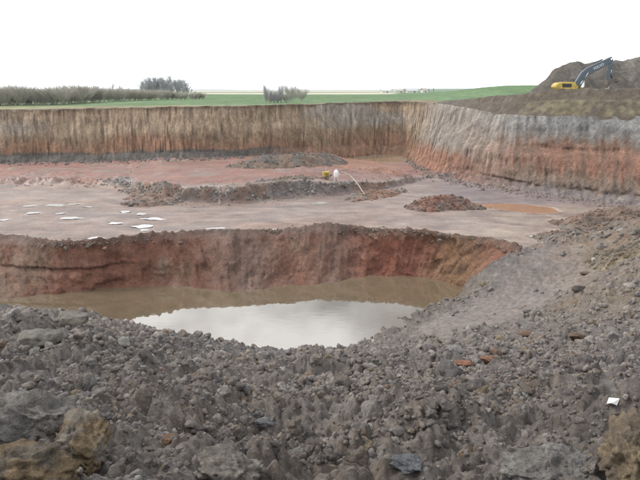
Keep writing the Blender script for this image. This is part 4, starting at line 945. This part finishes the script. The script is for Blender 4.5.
# blocks with a look of their own
def block(name, u, v, size, col, label, cat='clay block', seed=0, sink=0.25, rough=0.16, sub=5, rz=0.0, col2=None, mat=None):
    p = ground_px(u, v); q, f = clod_shape(min(sub, 5), seed, rough, 16)
    n = fbm(q[:, 0] * 5 + seed, q[:, 1] * 5, q[:, 2] * 5, 4, seed); cr = np.abs(fbm(q[:, 0] * 2.6, q[:, 1] * 2.6, q[:, 2] * 2.6 + seed, 2, seed + 3))
    hf = np.abs(fbm(q[:, 0] * 9 + seed, q[:, 1] * 9, q[:, 2] * 9, 3, seed + 7)); q = q * (1 + 0.10 * n + 0.22 * hf - 0.10 * np.exp(-(cr / 0.05) ** 2))[:, None]
    c = np.asarray(col) * np.ones((len(q), 3))
    if col2 is not None: c = mixcol(c, col2, sstep(-0.15, 0.2, fbm(q[:, 0] * 2 + seed, q[:, 1] * 2, q[:, 2] * 2, 3, seed + 5)))
    c = c * (1 + 0.3 * n)[:, None]
    me = mesh_np(name, q * np.asarray(size), f, c); o = link(name, me, mat or M_clod)
    o.location = (float(p[0]), float(p[1]), float(p[2] + size[2] * (0.5 - sink))); o.rotation_euler = (0, 0, rz)
    return tag(o, label, cat)
OCH, OCH2 = (0.185, 0.132, 0.076), (0.125, 0.102, 0.078)
block('clay_block', 20, 478, (0.42, 0.36, 0.36), OCH, 'ochre block of clay in the bottom left corner', seed=1, col2=OCH2, sink=0.40, rough=0.34)
block('clay_block', 84, 458, (0.30, 0.40, 0.48), (0.19, 0.165, 0.135), 'upright grey block with an ochre flank beside the corner block', seed=2, col2=OCH, rz=0.6, sink=0.32, rough=0.34)
block('clay_block', 42, 428, (0.55, 0.46, 0.42), (0.22, 0.205, 0.19), 'broad pale grey block above the ochre corner block', seed=3, col2=(0.17, 0.155, 0.14), sink=0.34, rough=0.34)
block('stone', 170, 441, (0.115, 0.095, 0.085), (0.20, 0.12, 0.075), 'single rounded brown stone in the hollow at the lower left', 'stone', seed=4, rough=0.15, sink=0.3)
block('clay_block', 228, 478, (0.36, 0.30, 0.26), (0.19, 0.168, 0.145), 'rough brown grey block at the bottom edge left of centre', seed=5, col2=(0.16, 0.14, 0.12), sink=0.36, rough=0.34)
block('clay_block', 550, 478, (0.36, 0.30, 0.28), (0.20, 0.188, 0.175), 'large smooth grey block at the bottom edge right of centre', seed=6, sink=0.25)
block('clay_block', 628, 470, (0.24, 0.42, 0.42), (0.215, 0.165, 0.105), 'tan wedge of clay in the bottom right corner', seed=7, col2=(0.16, 0.125, 0.09), rz=-0.5, sink=0.28, rough=0.34)
block('red_clod', 462, 364, (0.34, 0.26, 0.18), (0.235, 0.115, 0.075), 'rust red clod on the slope, left of its red neighbour', 'clod', seed=8, sub=4)
block('red_clod', 488, 361, (0.28, 0.22, 0.20), (0.22, 0.12, 0.08), 'rust red clod on the slope, right of its red neighbour', 'clod', seed=9, sub=4)
block('grey_clod', 453, 352, (0.42, 0.34, 0.24), (0.205, 0.195, 0.185), 'pale grey clod just above the two red clods', 'clod', seed=10, sub=4)
block('dark_clod', 527, 334, (0.62, 0.45, 0.30), (0.135, 0.10, 0.08), 'dark brown clod at the foot of the ramp', 'clod', seed=11, sub=4, col2=(0.20, 0.12, 0.08))
block('dark_clod', 530, 313, (0.55, 0.35, 0.28), (0.085, 0.08, 0.075), 'blackish clod lying in the middle of the grey ramp', 'clod', seed=12, sub=4)
block('dark_clod', 577, 337, (0.45, 0.35, 0.25), (0.14, 0.095, 0.065), 'brown clod right of the ramp foot', 'clod', seed=13, sub=4)
block('pale_stone', 597, 261, (0.55, 0.40, 0.30), (0.40, 0.38, 0.35), 'pale stone lying at the top right of the ramp', 'stone', seed=14, sub=4)
block('dark_clod', 580, 290, (0.6, 0.5, 0.4), (0.10, 0.085, 0.075), 'large dark clod at the right edge of the ramp', 'clod', seed=15, sub=4)
block('dark_clod', 586, 274, (0.6, 0.4, 0.3), (0.15, 0.105, 0.08), 'reddish brown clod at the right edge of the ramp', 'clod', seed=16, sub=4)
block('clay_block', 265, 425, (0.22, 0.18, 0.13), (0.16, 0.158, 0.165), 'bluish grey block in the dark hollow below the pond', seed=17, sub=4)
block('clay_block', 408, 466, (0.16, 0.13, 0.10), (0.15, 0.154, 0.163), 'small bluish block near the bottom edge, right of centre', seed=18, sub=4)
block('clay_block', 72, 325, (0.75, 0.55, 0.5), (0.205, 0.185, 0.155), 'pale brown block on top of the left-hand rubble', seed=19, sub=4)
block('clay_block', 40, 345, (0.70, 0.60, 0.45), (0.18, 0.165, 0.145), 'grey brown block half way up the left-hand rubble', seed=20, sub=4)
# a scrap of white plastic
p = ground_px(613, 405); m = MB(); 
pts = [(-0.10, -0.05), (-0.02, -0.08), (0.09, -0.04), (0.11, 0.05), (0.0, 0.08), (-0.09, 0.04)]
tp = [m.bm.verts.new((x, y, 0.07 + 0.05 * math.sin(25 * x + 9 * y))) for x, y in pts]; bt = [m.bm.verts.new((x, y, 0.062 + 0.05 * math.sin(25 * x + 9 * y))) for x, y in pts]
m.bm.faces.new(tp); m.bm.faces.new(bt[::-1])
for i in range(6): m.bm.faces.new((tp[i], bt[i], bt[(i + 1) % 6], tp[(i + 1) % 6]))
bmesh.ops.recalc_face_normals(m.bm, faces=m.bm.faces[:])
o = m.build('plastic_scrap', WH); o.scale = (0.7, 0.7, 0.7); o.location = [float(q) for q in p]; o.rotation_euler = (R(-12), R(10), 0.4); tag(o, 'crumpled scrap of white plastic on the rubble at the lower right', 'litter')

# ------------------------------------------------------------------ thin haze over the whole place
def build_haze():
    me = MB().box((0, 500, 16), (13600, 13600, 60)); hz = me.build('haze', None)
    m = bpy.data.materials.new('haze_air'); m.use_nodes = True; t = m.node_tree; t.nodes.clear()
    v = N(t, 'ShaderNodeVolumePrincipled'); v.inputs['Color'].default_value = (0.93, 0.96, 1.0, 1); v.inputs['Density'].default_value = 0.00016; v.inputs['Anisotropy'].default_value = 0.2
    o = N(t, 'ShaderNodeOutputMaterial'); t.links.new(v.outputs[0], o.inputs['Volume']); hz.data.materials.append(m)
    tag(hz, 'thin pale haze over the pit and fields', kind='stuff')
build_haze()
